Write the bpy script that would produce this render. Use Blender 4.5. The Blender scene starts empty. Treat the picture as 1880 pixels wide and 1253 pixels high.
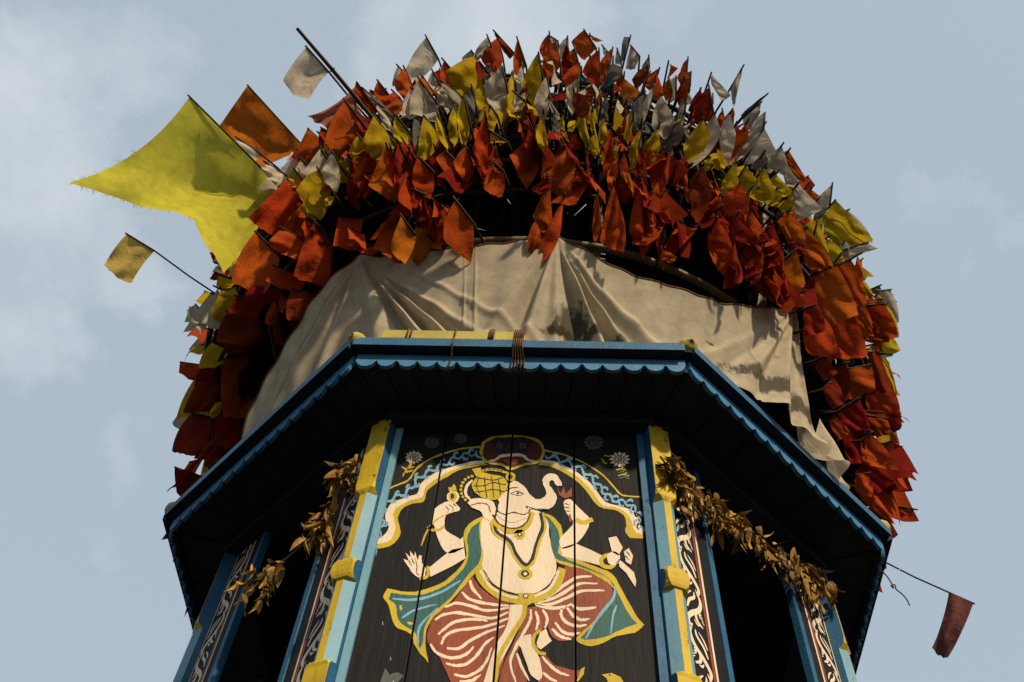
import bpy, bmesh, math, random
import numpy as np
from mathutils import Vector, Matrix
from mathutils.geometry import tessellate_polygon

random.seed(7)
S = bpy.context.scene
COL = S.collection
R = math.radians

# ------------------------------------------------------------------ camera
CAMZ = 1.6
cam_d = bpy.data.cameras.new('camera')
cam = bpy.data.objects.new('camera', cam_d); COL.objects.link(cam)
cam_d.sensor_width = 36.0
cam_d.lens = 34.085
cam_d.clip_end = 4000.0
# columns: camera right, camera up, camera back, in world axes
CM = np.array([[0.99875696, -0.0174882, 0.04667644],
               [0.01026914, -0.84414936, -0.53600971],
               [0.04877573, 0.53582275, -0.84292046]])
mw = Matrix([[*CM[0], 0.0], [*CM[1], 0.0], [*CM[2], CAMZ], [0, 0, 0, 1]])
cam.matrix_world = mw
S.camera = cam

# ------------------------------------------------------------------ photograph -> place
FPX, PW, PH = 1780.0, 1880.0, 1253.0
def ray(px, py):                       # direction of a photo pixel from the lens, world axes (lens at z = CAMZ)
    return CM @ np.array([px-PW/2, -(py-PH/2), -FPX])

# ------------------------------------------------------------------ light
SUN_EL, SUN_AZ = R(36), R(31)          # azimuth: to the right of straight behind the camera
sun_dir = Vector((math.sin(SUN_AZ)*math.cos(SUN_EL), -math.cos(SUN_AZ)*math.cos(SUN_EL), math.sin(SUN_EL)))
sd = bpy.data.lights.new('sun', 'SUN'); sd.energy = 5.0; sd.angle = R(3.0); sd.color = (1.0, 0.81, 0.56)
so = bpy.data.objects.new('sun', sd); COL.objects.link(so)
so.rotation_euler = sun_dir.to_track_quat('Z', 'Y').to_euler()

w = bpy.data.worlds.new('World'); S.world = w; w.use_nodes = True
nt = w.node_tree; N = nt.nodes; L = nt.links; N.clear()
out = N.new('ShaderNodeOutputWorld'); bg = N.new('ShaderNodeBackground'); bg.inputs[1].default_value = 0.1
sky = N.new('ShaderNodeTexSky'); sky.sky_type = 'NISHITA'; sky.sun_disc = False
sky.sun_elevation = SUN_EL; sky.sun_rotation = math.atan2(sun_dir.x, sun_dir.y)
sky.dust_density = 2.5; sky.air_density = 1.0
tc = N.new('ShaderNodeTexCoord')
# thin haze veil everywhere, soft cumulus scraps on top of it
mp = N.new('ShaderNodeMapping'); mp.inputs['Scale'].default_value = (1.0, 1.0, 1.25); mp.inputs['Location'].default_value = (0.35, 0.1, 0.0)
n1 = N.new('ShaderNodeTexNoise'); n1.inputs['Scale'].default_value = 5.2; n1.inputs['Detail'].default_value = 10; n1.inputs['Roughness'].default_value = .6; n1.inputs['Distortion'].default_value = .25
r1 = N.new('ShaderNodeValToRGB'); r1.color_ramp.elements[0].position = .43; r1.color_ramp.elements[1].position = .82
veil = N.new('ShaderNodeMixRGB'); veil.inputs[0].default_value = .74; veil.inputs[2].default_value = (4.85, 5.7, 6.45, 1)
cl = N.new('ShaderNodeMixRGB'); cl.inputs[2].default_value = (6.6, 7.0, 7.35, 1)
mul = N.new('ShaderNodeMath'); mul.operation = 'MULTIPLY'; mul.inputs[1].default_value = .68
wn = N.new('ShaderNodeTexNoise'); wn.inputs['Scale'].default_value = 7.0; wn.inputs['Detail'].default_value = 7; wn.inputs['Roughness'].default_value = .62
ws = N.new('ShaderNodeVectorMath'); ws.operation = 'SUBTRACT'; ws.inputs[1].default_value = (.5, .5, .5)
wm = N.new('ShaderNodeVectorMath'); wm.operation = 'SCALE'; wm.inputs['Scale'].default_value = .34
wa = N.new('ShaderNodeVectorMath'); wa.operation = 'ADD'; wv = N.new('ShaderNodeVectorMath'); wv.operation = 'NORMALIZE'
L.new(tc.outputs['Generated'], wn.inputs[0]); L.new(wn.outputs[1], ws.inputs[0]); L.new(ws.outputs[0], wm.inputs[0]); L.new(tc.outputs['Generated'], wa.inputs[0]); L.new(wm.outputs[0], wa.inputs[1]); L.new(wa.outputs[0], wv.inputs[0])
def cloud_patch(px, py, deg, wt, prev):
    d = Vector(ray(px, py)).normalized()
    dp = N.new('ShaderNodeVectorMath'); dp.operation = 'DOT_PRODUCT'; dp.inputs[1].default_value = d; L.new(wv.outputs[0], dp.inputs[0])
    mr = N.new('ShaderNodeMapRange'); mr.interpolation_type = 'SMOOTHSTEP'; mr.inputs['From Min'].default_value = math.cos(R(deg)); mr.inputs['From Max'].default_value = 1.0
    L.new(dp.outputs['Value'], mr.inputs[0]); mr.inputs['To Max'].default_value = wt
    if prev is None: return mr.outputs[0]
    ad = N.new('ShaderNodeMath'); ad.operation = 'MAXIMUM'; L.new(prev, ad.inputs[0]); L.new(mr.outputs[0], ad.inputs[1]); return ad.outputs[0]
L.new(tc.outputs['Generated'], mp.inputs[0]); L.new(mp.outputs[0], n1.inputs[0]); pass
L.new(sky.outputs[0], veil.inputs[1]); L.new(veil.outputs[0], cl.inputs[1])
pt = None
for q in ((40, 290, 10, 1.15), (30, 430, 10, 1.15), (100, 480, 6, .9), (760, 20, 9, .75), (880, 10, 8, .75), (690, 90, 5, .7), (200, 60, 7, .8), (170, 150, 5, .7), (230, 820, 4, .55), (200, 900, 3, .5), (1820, 390, 3.2, .5), (1840, 570, 3, .45)): pt = cloud_patch(*q, pt)
# the patches lift the noise over its threshold, so the clouds keep ragged edges
lift = N.new('ShaderNodeMath'); lift.operation = 'MULTIPLY_ADD'; lift.inputs[1].default_value = .34; L.new(pt, lift.inputs[0]); L.new(n1.outputs[0], lift.inputs[2])
lo = N.new('ShaderNodeMath'); lo.operation = 'SUBTRACT'; lo.inputs[1].default_value = .20; L.new(lift.outputs[0], lo.inputs[0]); L.new(lo.outputs[0], r1.inputs[0])
L.new(r1.outputs[0], mul.inputs[0]); L.new(mul.outputs[0], cl.inputs[0])
L.new(cl.outputs[0], bg.inputs[0]); L.new(bg.outputs[0], out.inputs[0])

S.view_settings.view_transform = 'Standard'
S.view_settings.look = 'None'
S.view_settings.exposure = 0.15
S.view_settings.gamma = 1.0
S.view_settings.use_curve_mapping = False
S.render.engine = 'CYCLES'
S.cycles.max_bounces = 6

# points in the place
EYE = np.array([0, 0, CAMZ])
def at_y(px, py, y):
    d = ray(px, py); return EYE + d*(y/d[1])
def at_z(px, py, z):
    d = ray(px, py); return EYE + d*((z-CAMZ)/d[2])
AX = np.array([-0.198, 4.995])         # the tower's axis

# ------------------------------------------------------------------ helpers
def link(name, me, mats, parent=None, loc=None):
    o = bpy.data.objects.new(name, me); COL.objects.link(o)
    if mats is not None:
        for m in (mats if isinstance(mats, (list, tuple)) else [mats]):
            if me.materials.find(m.name) < 0 or len(me.materials) < len(mats if isinstance(mats, (list, tuple)) else [mats]):
                me.materials.append(m)
    if parent: o.parent = parent
    if loc is not None: o.location = loc
    return o
class MB:
    def __init__(s): s.v = []; s.f = []; s.m = []
    def add(s, vs, fs, mi=0):
        b = len(s.v); s.v += [tuple(map(float, p)) for p in vs]
        for f in fs: s.f.append(tuple(b+i for i in f)); s.m.append(mi)
    def box(s, x0, x1, y0, y1, z0, z1, mi=0):
        s.add([(x0,y0,z0),(x1,y0,z0),(x1,y1,z0),(x0,y1,z0),(x0,y0,z1),(x1,y0,z1),(x1,y1,z1),(x0,y1,z1)],
              [(0,3,2,1),(4,5,6,7),(0,1,5,4),(1,2,6,5),(2,3,7,6),(3,0,4,7)], mi)
    def tube(s, pts, r, n=6, mi=0, r1=None):
        pts = [np.array(p, float) for p in pts]; k = len(pts); vs = []
        for i, p in enumerate(pts):
            t = pts[min(i+1, k-1)]-pts[max(i-1, 0)]; t = t/(np.linalg.norm(t)+1e-9)
            a = np.cross(t, (0, 0, 1)) if abs(t[2]) < .95 else np.cross(t, (1, 0, 0)); a /= np.linalg.norm(a); b = np.cross(t, a)
            rr = r if r1 is None else r+(r1-r)*i/(k-1)
            if callable(r): rr = r(i/(k-1))
            for j in range(n):
                q = 2*math.pi*j/n; vs.append(p+rr*(math.cos(q)*a+math.sin(q)*b))
        fs = [(i*n+j, i*n+(j+1) % n, (i+1)*n+(j+1) % n, (i+1)*n+j) for i in range(k-1) for j in range(n)]
        fs += [tuple(range(n-1, -1, -1)), tuple((k-1)*n+j for j in range(n))]
        s.add(vs, fs, mi)
    def mesh(s, name, smooth=False):
        me = bpy.data.meshes.new(name); me.from_pydata(s.v, [], s.f); me.polygons.foreach_set('material_index', s.m)
        if smooth: me.polygons.foreach_set('use_smooth', [True]*len(s.f))
        me.update(); return me
    def build(s, name, mats, parent=None, smooth=False, loc=None, rz=0):
        me = s.mesh(name, smooth)
        for m in (mats if isinstance(mats, (list, tuple)) else [mats]): me.materials.append(m)
        o = bpy.data.objects.new(name, me); COL.objects.link(o)
        if parent: o.parent = parent
        if loc is not None: o.location = loc
        o.rotation_euler.z = rz
        return o
def copyobj(o, parent=None, rz=None, loc=None):
    c = o.copy(); COL.objects.link(c)
    if parent is not None: c.parent = parent
    if rz is not None: c.rotation_euler.z = rz
    if loc is not None: c.location = loc
    return c
def thing(name, label, cat, loc=(0, 0, 0), group=None):
    o = bpy.data.objects.new(name, None); COL.objects.link(o); o.empty_display_size = .1
    o.location = loc; o['label'] = label; o['category'] = cat
    if group: o['group'] = group
    return o
def at_parent(o, parent):              # child meshes are written in world coordinates; shift by the parent's place
    o.parent = parent; o.location = -Vector(parent.location)

# ------------------------------------------------------------------ materials
ALB = .74
def mat(name, col, rough=.8, var=.25, nscale=6, bump=.2, bscale=60, stretch=(1, 1, 1), speck=None, spec=.3, objrand=0.0, sheen=0):
    col = [x*ALB for x in col]
    m = bpy.data.materials.new(name); m.use_nodes = True
    t = m.node_tree; n = t.nodes; l = t.links; p = n['Principled BSDF']
    p.inputs['Roughness'].default_value = rough; p.inputs['Specular IOR Level'].default_value = spec
    c = n.new('ShaderNodeTexCoord'); mpn = n.new('ShaderNodeMapping'); mpn.inputs['Scale'].default_value = stretch
    l.new(c.outputs['Object'], mpn.inputs[0])
    a = n.new('ShaderNodeTexNoise'); a.inputs['Scale'].default_value = nscale; a.inputs['Detail'].default_value = 6; a.inputs['Roughness'].default_value = .62
    l.new(mpn.outputs[0], a.inputs[0])
    rp = n.new('ShaderNodeValToRGB'); rp.color_ramp.elements[0].position = .3; rp.color_ramp.elements[1].position = .7
    lo = [max(0, x*(1-var)) for x in col]; hi = [x*(1+var*.7) for x in col]
    rp.color_ramp.elements[0].color = (*lo, 1); rp.color_ramp.elements[1].color = (*hi, 1)
    l.new(a.outputs[0], rp.inputs[0]); last = rp.outputs[0]
    if speck:                           # chips and dirt: (colour, threshold, scale)
        b = n.new('ShaderNodeTexNoise'); b.inputs['Scale'].default_value = speck[2]; b.inputs['Detail'].default_value = 8; b.inputs['Roughness'].default_value = .7
        l.new(mpn.outputs[0], b.inputs[0])
        r2 = n.new('ShaderNodeValToRGB'); r2.color_ramp.elements[0].position = speck[1]; r2.color_ramp.elements[1].position = speck[1]+.05
        l.new(b.outputs[0], r2.inputs[0]); mx = n.new('ShaderNodeMixRGB'); mx.inputs[2].default_value = (*speck[0], 1)
        l.new(r2.outputs[0], mx.inputs[0]); l.new(last, mx.inputs[1]); last = mx.outputs[0]
    if objrand:
        oi = n.new('ShaderNodeObjectInfo'); hs = n.new('ShaderNodeHueSaturation')
        m1 = n.new('ShaderNodeMapRange'); m1.inputs['To Min'].default_value = 1-objrand; m1.inputs['To Max'].default_value = 1+objrand
        l.new(oi.outputs['Random'], m1.inputs[0]); l.new(m1.outputs[0], hs.inputs['Value']); l.new(last, hs.inputs['Color']); last = hs.outputs[0]
    l.new(last, p.inputs['Base Color'])
    if bump:
        e = n.new('ShaderNodeTexNoise'); e.inputs['Scale'].default_value = bscale; e.inputs['Detail'].default_value = 5
        l.new(mpn.outputs[0], e.inputs[0]); bp = n.new('ShaderNodeBump'); bp.inputs['Strength'].default_value = bump; bp.inputs['Distance'].default_value = .01
        l.new(e.outputs[0], bp.inputs['Height']); l.new(bp.outputs[0], p.inputs['Normal'])
    return m
def cloth_mat(name, col, trans=.35, dirt=(.2, .16, .1), thr=.66, hue=.02, val=.22):
    col = [x*.8 for x in col]
    m = bpy.data.materials.new(name); m.use_nodes = True
    t = m.node_tree; n = t.nodes; l = t.links; n.clear()
    o = n.new('ShaderNodeOutputMaterial'); d = n.new('ShaderNodeBsdfDiffuse'); tr = n.new('ShaderNodeBsdfTranslucent'); mx = n.new('ShaderNodeMixShader')
    mx.inputs[0].default_value = trans
    c = n.new('ShaderNodeTexCoord'); oi = n.new('ShaderNodeObjectInfo'); ad = n.new('ShaderNodeVectorMath'); ad.operation = 'ADD'
    sc = n.new('ShaderNodeVectorMath'); sc.operation = 'SCALE'; sc.inputs['Scale'].default_value = 37.0
    cb = n.new('ShaderNodeCombineXYZ'); l.new(oi.outputs['Random'], cb.inputs[0]); l.new(oi.outputs['Random'], cb.inputs[2]); l.new(cb.outputs[0], sc.inputs[0])
    l.new(c.outputs['Object'], ad.inputs[0]); l.new(sc.outputs[0], ad.inputs[1])
    a = n.new('ShaderNodeTexNoise'); a.inputs['Scale'].default_value = 9; a.inputs['Detail'].default_value = 7; a.inputs['Roughness'].default_value = .65
    l.new(ad.outputs[0], a.inputs[0])
    rp = n.new('ShaderNodeValToRGB'); rp.color_ramp.elements[0].position = .3; rp.color_ramp.elements[1].position = .72
    rp.color_ramp.elements[0].color = (*[x*.72 for x in col], 1); rp.color_ramp.elements[1].color = (*[min(.8, x*1.12) for x in col], 1)
    l.new(a.outputs[0], rp.inputs[0])
    b = n.new('ShaderNodeTexNoise'); b.inputs['Scale'].default_value = 14; b.inputs['Detail'].default_value = 9; b.inputs['Roughness'].default_value = .7
    l.new(ad.outputs[0], b.inputs[0]); r2 = n.new('ShaderNodeValToRGB'); r2.color_ramp.elements[0].position = thr; r2.color_ramp.elements[1].position = thr+.12
    l.new(b.outputs[0], r2.inputs[0]); dm = n.new('ShaderNodeMixRGB'); dm.inputs[2].default_value = (*dirt, 1)
    fm = n.new('ShaderNodeMath'); fm.operation = 'MULTIPLY'; fm.inputs[1].default_value = .7
    l.new(r2.outputs[0], fm.inputs[0]); l.new(fm.outputs[0], dm.inputs[0]); l.new(rp.outputs[0], dm.inputs[1])
    hs = n.new('ShaderNodeHueSaturation')
    m1 = n.new('ShaderNodeMapRange'); m1.inputs['To Min'].default_value = 1-val; m1.inputs['To Max'].default_value = 1+val*.6
    m2 = n.new('ShaderNodeMapRange'); m2.inputs['To Min'].default_value = .5-hue; m2.inputs['To Max'].default_value = .5+hue
    fr = n.new('ShaderNodeMath'); fr.operation = 'FRACT'; ml = n.new('ShaderNodeMath'); ml.operation = 'MULTIPLY'; ml.inputs[1].default_value = 7.31
    l.new(oi.outputs['Random'], ml.inputs[0]); l.new(ml.outputs[0], fr.inputs[0])
    l.new(oi.outputs['Random'], m1.inputs[0]); l.new(fr.outputs[0], m2.inputs[0]); l.new(m1.outputs[0], hs.inputs['Value']); l.new(m2.outputs[0], hs.inputs['Hue'])
    l.new(dm.outputs[0], hs.inputs['Color'])
    # woven relief
    e = n.new('ShaderNodeTexNoise'); e.inputs['Scale'].default_value = 260; e.inputs['Detail'].default_value = 2
    l.new(c.outputs['Object'], e.inputs[0])
    f = n.new('ShaderNodeTexNoise'); f.inputs['Scale'].default_value = 11; f.inputs['Detail'].default_value = 4; f.inputs['Distortion'].default_value = 1.2; l.new(ad.outputs[0], f.inputs[0])
    bp = n.new('ShaderNodeBump'); bp.inputs['Strength'].default_value = .25; bp.inputs['Distance'].default_value = .004; l.new(e.outputs[0], bp.inputs['Height'])
    b2 = n.new('ShaderNodeBump'); b2.inputs['Strength'].default_value = .32; b2.inputs['Distance'].default_value = .035; l.new(f.outputs[0], b2.inputs['Height']); l.new(bp.outputs[0], b2.inputs['Normal'])
    if name == 'lime_cloth': b2.inputs['Strength'].default_value = .10; bp.inputs['Strength'].default_value = .08
    for q in (d, tr): l.new(hs.outputs[0], q.inputs['Color']); l.new(b2.outputs[0], q.inputs['Normal'])
    l.new(d.outputs[0], mx.inputs[1]); l.new(tr.outputs[0], mx.inputs[2]); l.new(mx.outputs[0], o.inputs[0])
    return m
DARK = (.012, .011, .012)
M = {}
M['blue'] = mat('blue_paint', (.014, .105, .22), .6, .3, 5, .3, 50, speck=((.010, .035, .07), .62, 18))
M['scallop'] = mat('scallop_blue_paint', (.042, .18, .35), .6, .25, 7, .3, 50, speck=((.02, .07, .12), .63, 16))
M['sky_blue'] = mat('pale_blue_paint', (.16, .35, .46), .6, .18, 5, .25, 50, (1, 1, .5), speck=((.05, .12, .17), .67, 18))
M['navy'] = mat('navy_paint_and_shade', (.006, .014, .030), .75, .3, 5, .2, 40)
M['yellow'] = mat('yellow_paint', (.54, .375, .010), .65, .32, 4, .35, 45, (1, 1, .5), speck=((.14, .08, .015), .60, 14))
M['beam_yellow'] = mat('beam_yellow_paint', (.42, .35, .075), .75, .22, 6, .3, 50, speck=((.2, .15, .04), .68, 20))
M['black'] = mat('black_paint', (.0085, .0085, .0092), .68, .3, 5, .4, 38, (1, 1, .12), speck=((.035, .033, .031), .72, 42), spec=.15)
M['near_black'] = mat('near_black_wood', (.010, .009, .009), .9, .3, 5, .3, 30)  # even near-black, also keeps the added core and dome shell dark
M['p_white'] = mat('cream_paint', (.80, .66, .49), .7, .14, 7, .35, 60, (1, 1, .3), speck=((.30, .21, .12), .655, 34))
M['p_gold'] = mat('gold_paint', (.55, .40, .012), .65, .2, 7, .35, 60, (1, 1, .3), speck=((.2, .13, .01), .655, 34))
M['p_green'] = mat('green_paint', (.022, .105, .098), .65, .22, 7, .35, 60, (1, 1, .3), speck=((.012, .035, .035), .63, 34))
M['p_red'] = mat('red_paint', (.27, .052, .018), .65, .25, 7, .35, 60, (1, 1, .3), speck=((.08, .02, .012), .64, 34))
M['p_maroon'] = mat('maroon_paint', (.085, .013, .010), .65, .25, 7, .3, 60)
M['p_blue'] = mat('scroll_blue_paint', (.20, .40, .55), .65, .18, 7, .35, 60, (1, 1, .3), speck=((.05, .1, .15), .65, 34))
M['p_dark'] = mat('line_black_paint', (.012, .012, .013), .7, .2, 7, .3, 60)
M['p_grey'] = mat('grey_paint', (.10, .11, .11), .7, .3, 7, .3, 60)
M['bamboo'] = mat('bamboo', (.15, .105, .042), .6, .45, 9, .4, 40, speck=((.05, .032, .014), .58, 12), objrand=.3)
M['twig'] = mat('dark_twig', (.014, .009, .005), 1.0, .5, 9, .3, 40, objrand=.5, spec=0)
M['pole'] = mat('flag_pole', (.040, .027, .017), .8, .4, 12, .3, 60, objrand=.4)
M['rope'] = mat('rope', (.17, .075, .028), .9, .4, 30, .6, 160)
M['leaf'] = mat('dry_leaf', (.33, .175, .024), .75, .65, 18, .5, 60, objrand=.6)
M['wire'] = mat('wire', (.03, .022, .018), .6, .3, 9, 0)
M['earth'] = mat('earth', (.045, .038, .030), .95, .3, .6, .4, 8)
F = {
 'r': cloth_mat('red_cloth', (.56, .088, .018), .38, (.16, .02, .01), hue=.008),
 'o': cloth_mat('orange_cloth', (.56, .145, .018), .38, (.2, .05, .01), hue=.012),
 'm': cloth_mat('shaded_red_cloth', (.26, .030, .016), .34, (.1, .015, .01), hue=.012),  # darker copy of the red cloth, shade put into the colour
 'y': cloth_mat('yellow_cloth', (.64, .44, .022), .40, (.25, .15, .02), hue=.010, val=.18),
 'g': cloth_mat('lime_cloth', (.70, .64, .07), .42, (.3, .26, .04), hue=.006, val=.05),
 'w': cloth_mat('white_cloth', (.68, .60, .47), .38, (.25, .21, .16), hue=.01, val=.2),
 'k': cloth_mat('grey_cloth', (.22, .20, .175), .30, (.1, .09, .08), hue=.01, val=.2),
 't': cloth_mat('teal_cloth', (.03, .16, .13), .30, (.02, .06, .05), hue=.01, val=.2),
 'c': cloth_mat('pale_yellow_cloth', (.62, .47, .13), .40, (.3, .2, .06), hue=.006, val=.05),
 'd': cloth_mat('dull_red_cloth', (.23, .085, .08), .35, (.1, .03, .03), hue=.006, val=.05),
 'p': cloth_mat('faded_red_cloth', (.42, .14, .09), .40, (.2, .05, .03), hue=.01, val=.05),
}

# ------------------------------------------------------------------ ground
g = MB(); g.add([(-900, -900, 0), (900, -900, 0), (900, 900, 0), (-900, 900, 0)], [(0, 1, 2, 3)])
go = g.build('ground', M['earth']); go['kind'] = 'structure'

# ================================================================== the chariot tower
tower = thing('chariot_tower', 'black eight-sided wooden chariot tower with blue scalloped eave and painted dancing elephant-headed figure', 'chariot', (AX[0], AX[1], 0))
T = tower.location
T225 = math.tan(R(22.5))
EZ = 4.4 + CAMZ                        # top of the eave edge
AE, APW = 2.206, 1.748                 # eave and wall apothems
WB = 3.1                               # bottom of the walls
ST = CAMZ + 4.17                       # wall top
def side_frame(k):                     # side k: 0 is the front; local x along the side (rightwards seen from outside), y inwards
    return R(45*k)
def side_part(mb, name, mats, k, smooth=False):
    o = mb.build(name, mats, tower, smooth); o.rotation_euler.z = side_frame(k); return o
# --- eave: one set of boards, repeated for eight sides
def scallop_board(ap, z0, z1, L2, n, mi=0):
    mb = MB(); nseg = 10; xs = []; pitch = 2*L2/n
    top = []; bot = []
    for i in range(n):
        x0 = -L2+i*pitch; dep = random.uniform(.043, .058); sk = random.uniform(-.03, .03); lo_ = random.uniform(-.003, .004)
        for j in range(nseg+1):
            u = j/nseg
            uu = u-.5-sk; d = math.sqrt(max(0, 1-(uu*2/.86)**2)) if abs(uu) < .43 else 0
            top.append((x0+u*pitch)); bot.append(z0+lo_+dep*(1-d))
    y0, y1 = -ap, -ap+.022
    k = len(top)
    vs = [(x, y0, z1) for x in top]+[(x, y0, b) for x, b in zip(top, bot)]+[(x, y1, z1) for x in top]+[(x, y1, b) for x, b in zip(top, bot)]
    fs = []
    for i in range(k-1):
        if abs(top[i+1]-top[i]) < 1e-9: continue
        fs += [(i, k+i, k+i+1, i+1), (2*k+i+1, 3*k+i+1, 3*k+i, 2*k+i), (k+i, 3*k+i, 3*k+i+1, k+i+1), (i+1, 2*k+i+1, 2*k+i, i)]
    fs += [(0, 2*k, 3*k, k), (k-1, 2*k-1, 4*k-1, 3*k-1)]
    mb.add(vs, fs, mi); return mb
for k in range(-4, 4):
    f = MB(); l2 = AE*T225-.012
    sh = .0 if k else -.028
    # moulding with slightly chamfered ends
    f.add([(-l2+.004, -AE, EZ-.072), (l2+sh, -AE, EZ-.072), (l2+sh, -AE, EZ-.004), (-l2+.004, -AE, EZ-.004),
           (-l2+.035, -AE+.055, EZ-.072), (l2+sh-.03, -AE+.055, EZ-.072), (l2+sh-.03, -AE+.055, EZ), (-l2+.035, -AE+.055, EZ)],
          [(0, 1, 2, 3), (1, 5, 6, 2), (4, 0, 3, 7), (3, 2, 6, 7)], 0)
    f.add(f.v[:8], [(5, 4, 7, 6), (0, 4, 5, 1)], 1)  # underside and back in navy: shade under the edge put into the colour
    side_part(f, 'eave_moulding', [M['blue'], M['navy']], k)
    l3 = (AE-.055)*T225-.005
    b = MB(); b.box(-l3, l3, -AE+.088, -AE+.11, EZ-.155, EZ-.074); side_part(b, 'backing_board', M['navy'], k)
    side_part(scallop_board(AE-.062, EZ-.184, EZ-.074, l3-.012, 16), 'scalloped_board', M['scallop'], k)
    # soffit boards run out from the wall, unseen roof plates added above to block light
    n = 12
    for i in range(n):
        u0, u1 = -1+2*i/n+.004, -1+2*(i+1)/n-.004
        a0, a1 = APW-.08, AE-.112
        dz = random.uniform(-.006, .006)
        q = MB(); z0, z1 = EZ-.135+dz, EZ-.110+dz
        P = [(u0*a0*T225, -a0), (u1*a0*T225, -a0), (u1*a1*T225, -a1), (u0*a1*T225, -a1)]
        q.add([(x, y, z0) for x, y in P]+[(x, y, z1) for x, y in P], [(0, 1, 2, 3), (7, 6, 5, 4), (0, 4, 5, 1), (1, 5, 6, 2), (2, 6, 7, 3), (3, 7, 4, 0)])
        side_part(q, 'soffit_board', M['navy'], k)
    rf = MB(); a0, a1 = .3, AE-.02
    P = [(-a0*T225, -a0), (a0*T225, -a0), (a1*T225, -a1), (-a1*T225, -a1)]
    Z = (EZ+.35, EZ+.35, EZ-.03, EZ-.03)
    rf.add([(x, y, z-.03) for (x, y), z in zip(P, Z)]+[(x, y, z-.008) for (x, y), z in zip(P, Z)], [(0, 1, 2, 3), (7, 6, 5, 4), (0, 4, 5, 1), (1, 5, 6, 2), (2, 6, 7, 3), (3, 7, 4, 0)])
    side_part(rf, 'light_block_roof', M['near_black'], k)
    lb = MB(); lw = (APW+.05)*T225-.02
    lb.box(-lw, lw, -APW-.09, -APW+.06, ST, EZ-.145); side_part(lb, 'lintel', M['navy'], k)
# hip rafters with rounded yellow ends at the eight corners
for k in range(8):
    a = R(22.5+45*k)
    c = MB(); n = 14; rr = .062
    pts = [(AE/math.cos(R(22.5))-.16+t, 0, EZ+.012) for t in (0, .05, .10, .135, .158, .168)]; rad = [rr, rr, rr*.97, rr*.86, rr*.6, rr*.2]
    vs = [(p[0], r*math.cos(2*math.pi*j/n), p[2]+r*math.sin(2*math.pi*j/n)) for p, r in zip(pts, rad) for j in range(n)]
    c.add(vs, [(i*n+j, i*n+(j+1) % n, (i+1)*n+(j+1) % n, (i+1)*n+j) for i in range(5) for j in range(n)]+[tuple(range(n)), tuple(5*n+j for j in range(n-1, -1, -1))])
    o = c.build('corner_cap', M['beam_yellow'], tower, True); o.rotation_euler.z = a
    h = MB(); h.box(1.5, AE/math.cos(R(22.5))-.10, -.04, .04, EZ-.122, EZ-.035)
    o = h.build('hip_rafter', M['navy'], tower); o.rotation_euler.z = a
# --- corner posts: square posts whose edges are cut away between stops and round knobs
def zpost(py): return at_y(1212, py, 3.17)[2]
CR = APW/math.cos(R(22.5))
def post_mesh():
    w, d = .056, .060
    wide = dict(f=w, d=d, c=.001); cut = dict(f=.018, d=d-.004, c=.040); knob = dict(f=w-.002, d=d+.013, c=.014); k2 = dict(f=.046, d=d+.010, c=.020); k1 = dict(f=.034, d=d+.005, c=.030); mid = dict(f=.044, d=d+.004, c=.014)
    seg = [(ST+.02, wide), (zpost(893), wide), (zpost(905), mid), (zpost(912), cut)]
    zz = [(912, 1036), (1072, 1232)]
    seg += [(zpost(1034), cut), (zpost(1037), k1), (zpost(1042), k2), (zpost(1049), knob), (zpost(1060), knob), (zpost(1067), k2), (zpost(1072), k1), (zpost(1074), cut)]
    seg += [(zpost(1226), cut), (zpost(1231), mid), (zpost(1238), wide), (WB, wide)]
    mb = MB(); rings = []
    for z, s in seg:
        f, dd, c = s['f'], s['d'], s['c']
        rings.append([(dd, -f, z), (dd, f, z), (dd-c, w+(f-w if f > w else 0)+.001, z), (-d, w, z), (-d, -w, z), (dd-c, -w-(f-w if f > w else 0)-.001, z)])
    for i in range(len(rings)-1):
        s0, s1 = seg[i][1], seg[i+1][1]
        yel = not (s0 is cut and s1 is cut)
        for j in range(6):
            jj = (j+1) % 6
            if j == 0: mi = 0
            elif j in (1, 5): mi = 0 if yel else 1
            else: mi = 2
            mb.add([rings[i][j], rings[i][jj], rings[i+1][jj], rings[i+1][j]], [(0, 3, 2, 1)], mi)
    return mb
# blue blocks that fill the cut edges, standing a little proud
pm = post_mesh().mesh('pillar')
for m_ in (M['yellow'], M['sky_blue'], M['blue']): pm.materials.append(m_)
for k in range(8):
    o = bpy.data.objects.new('pillar', pm); COL.objects.link(o); o.parent = tower
    a = R(22.5+45*k); o.location = (math.cos(a)*CR, math.sin(a)*CR, 0); o.rotation_euler.z = a
# --- front panel: four upright boards, the picture painted across them
YP = AX[1]-APW
edges = [-APW*T225+.02] + [at_y(px, 1253, YP)[0]-AX[0] for px in (742, 906, 1057)] + [APW*T225-.02]
planks = []
for i in range(4):
    b = bmesh.new(); bmesh.ops.create_cube(b, size=1)
    x0, x1 = edges[i]+.0022, edges[i+1]-.0022
    bmesh.ops.scale(b, vec=(x1-x0, .035, ST+.02-WB), verts=b.verts)
    bmesh.ops.translate(b, vec=((x0+x1)/2, -APW+.0175+(.0, .0015, .0005, .001)[i], (ST+.02+WB)/2), verts=b.verts)
    bmesh.ops.bevel(b, geom=[e for e in b.edges if abs(e.verts[0].co.z-e.verts[1].co.z) > 1], offset=.004, segments=2, affect='EDGES', profile=.5)
    me = bpy.data.meshes.new('plank'); b.to_mesh(me); b.free(); me.materials.append(M['black'])
    o = bpy.data.objects.new('plank', me); COL.objects.link(o); o.parent = tower; planks.append(o)
bk = MB(); bk.box(-APW*T225+.03, APW*T225-.03, -APW+.045, -APW+.06, WB, ST); side_part(bk, 'panel_backing', M['near_black'], 0)
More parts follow.
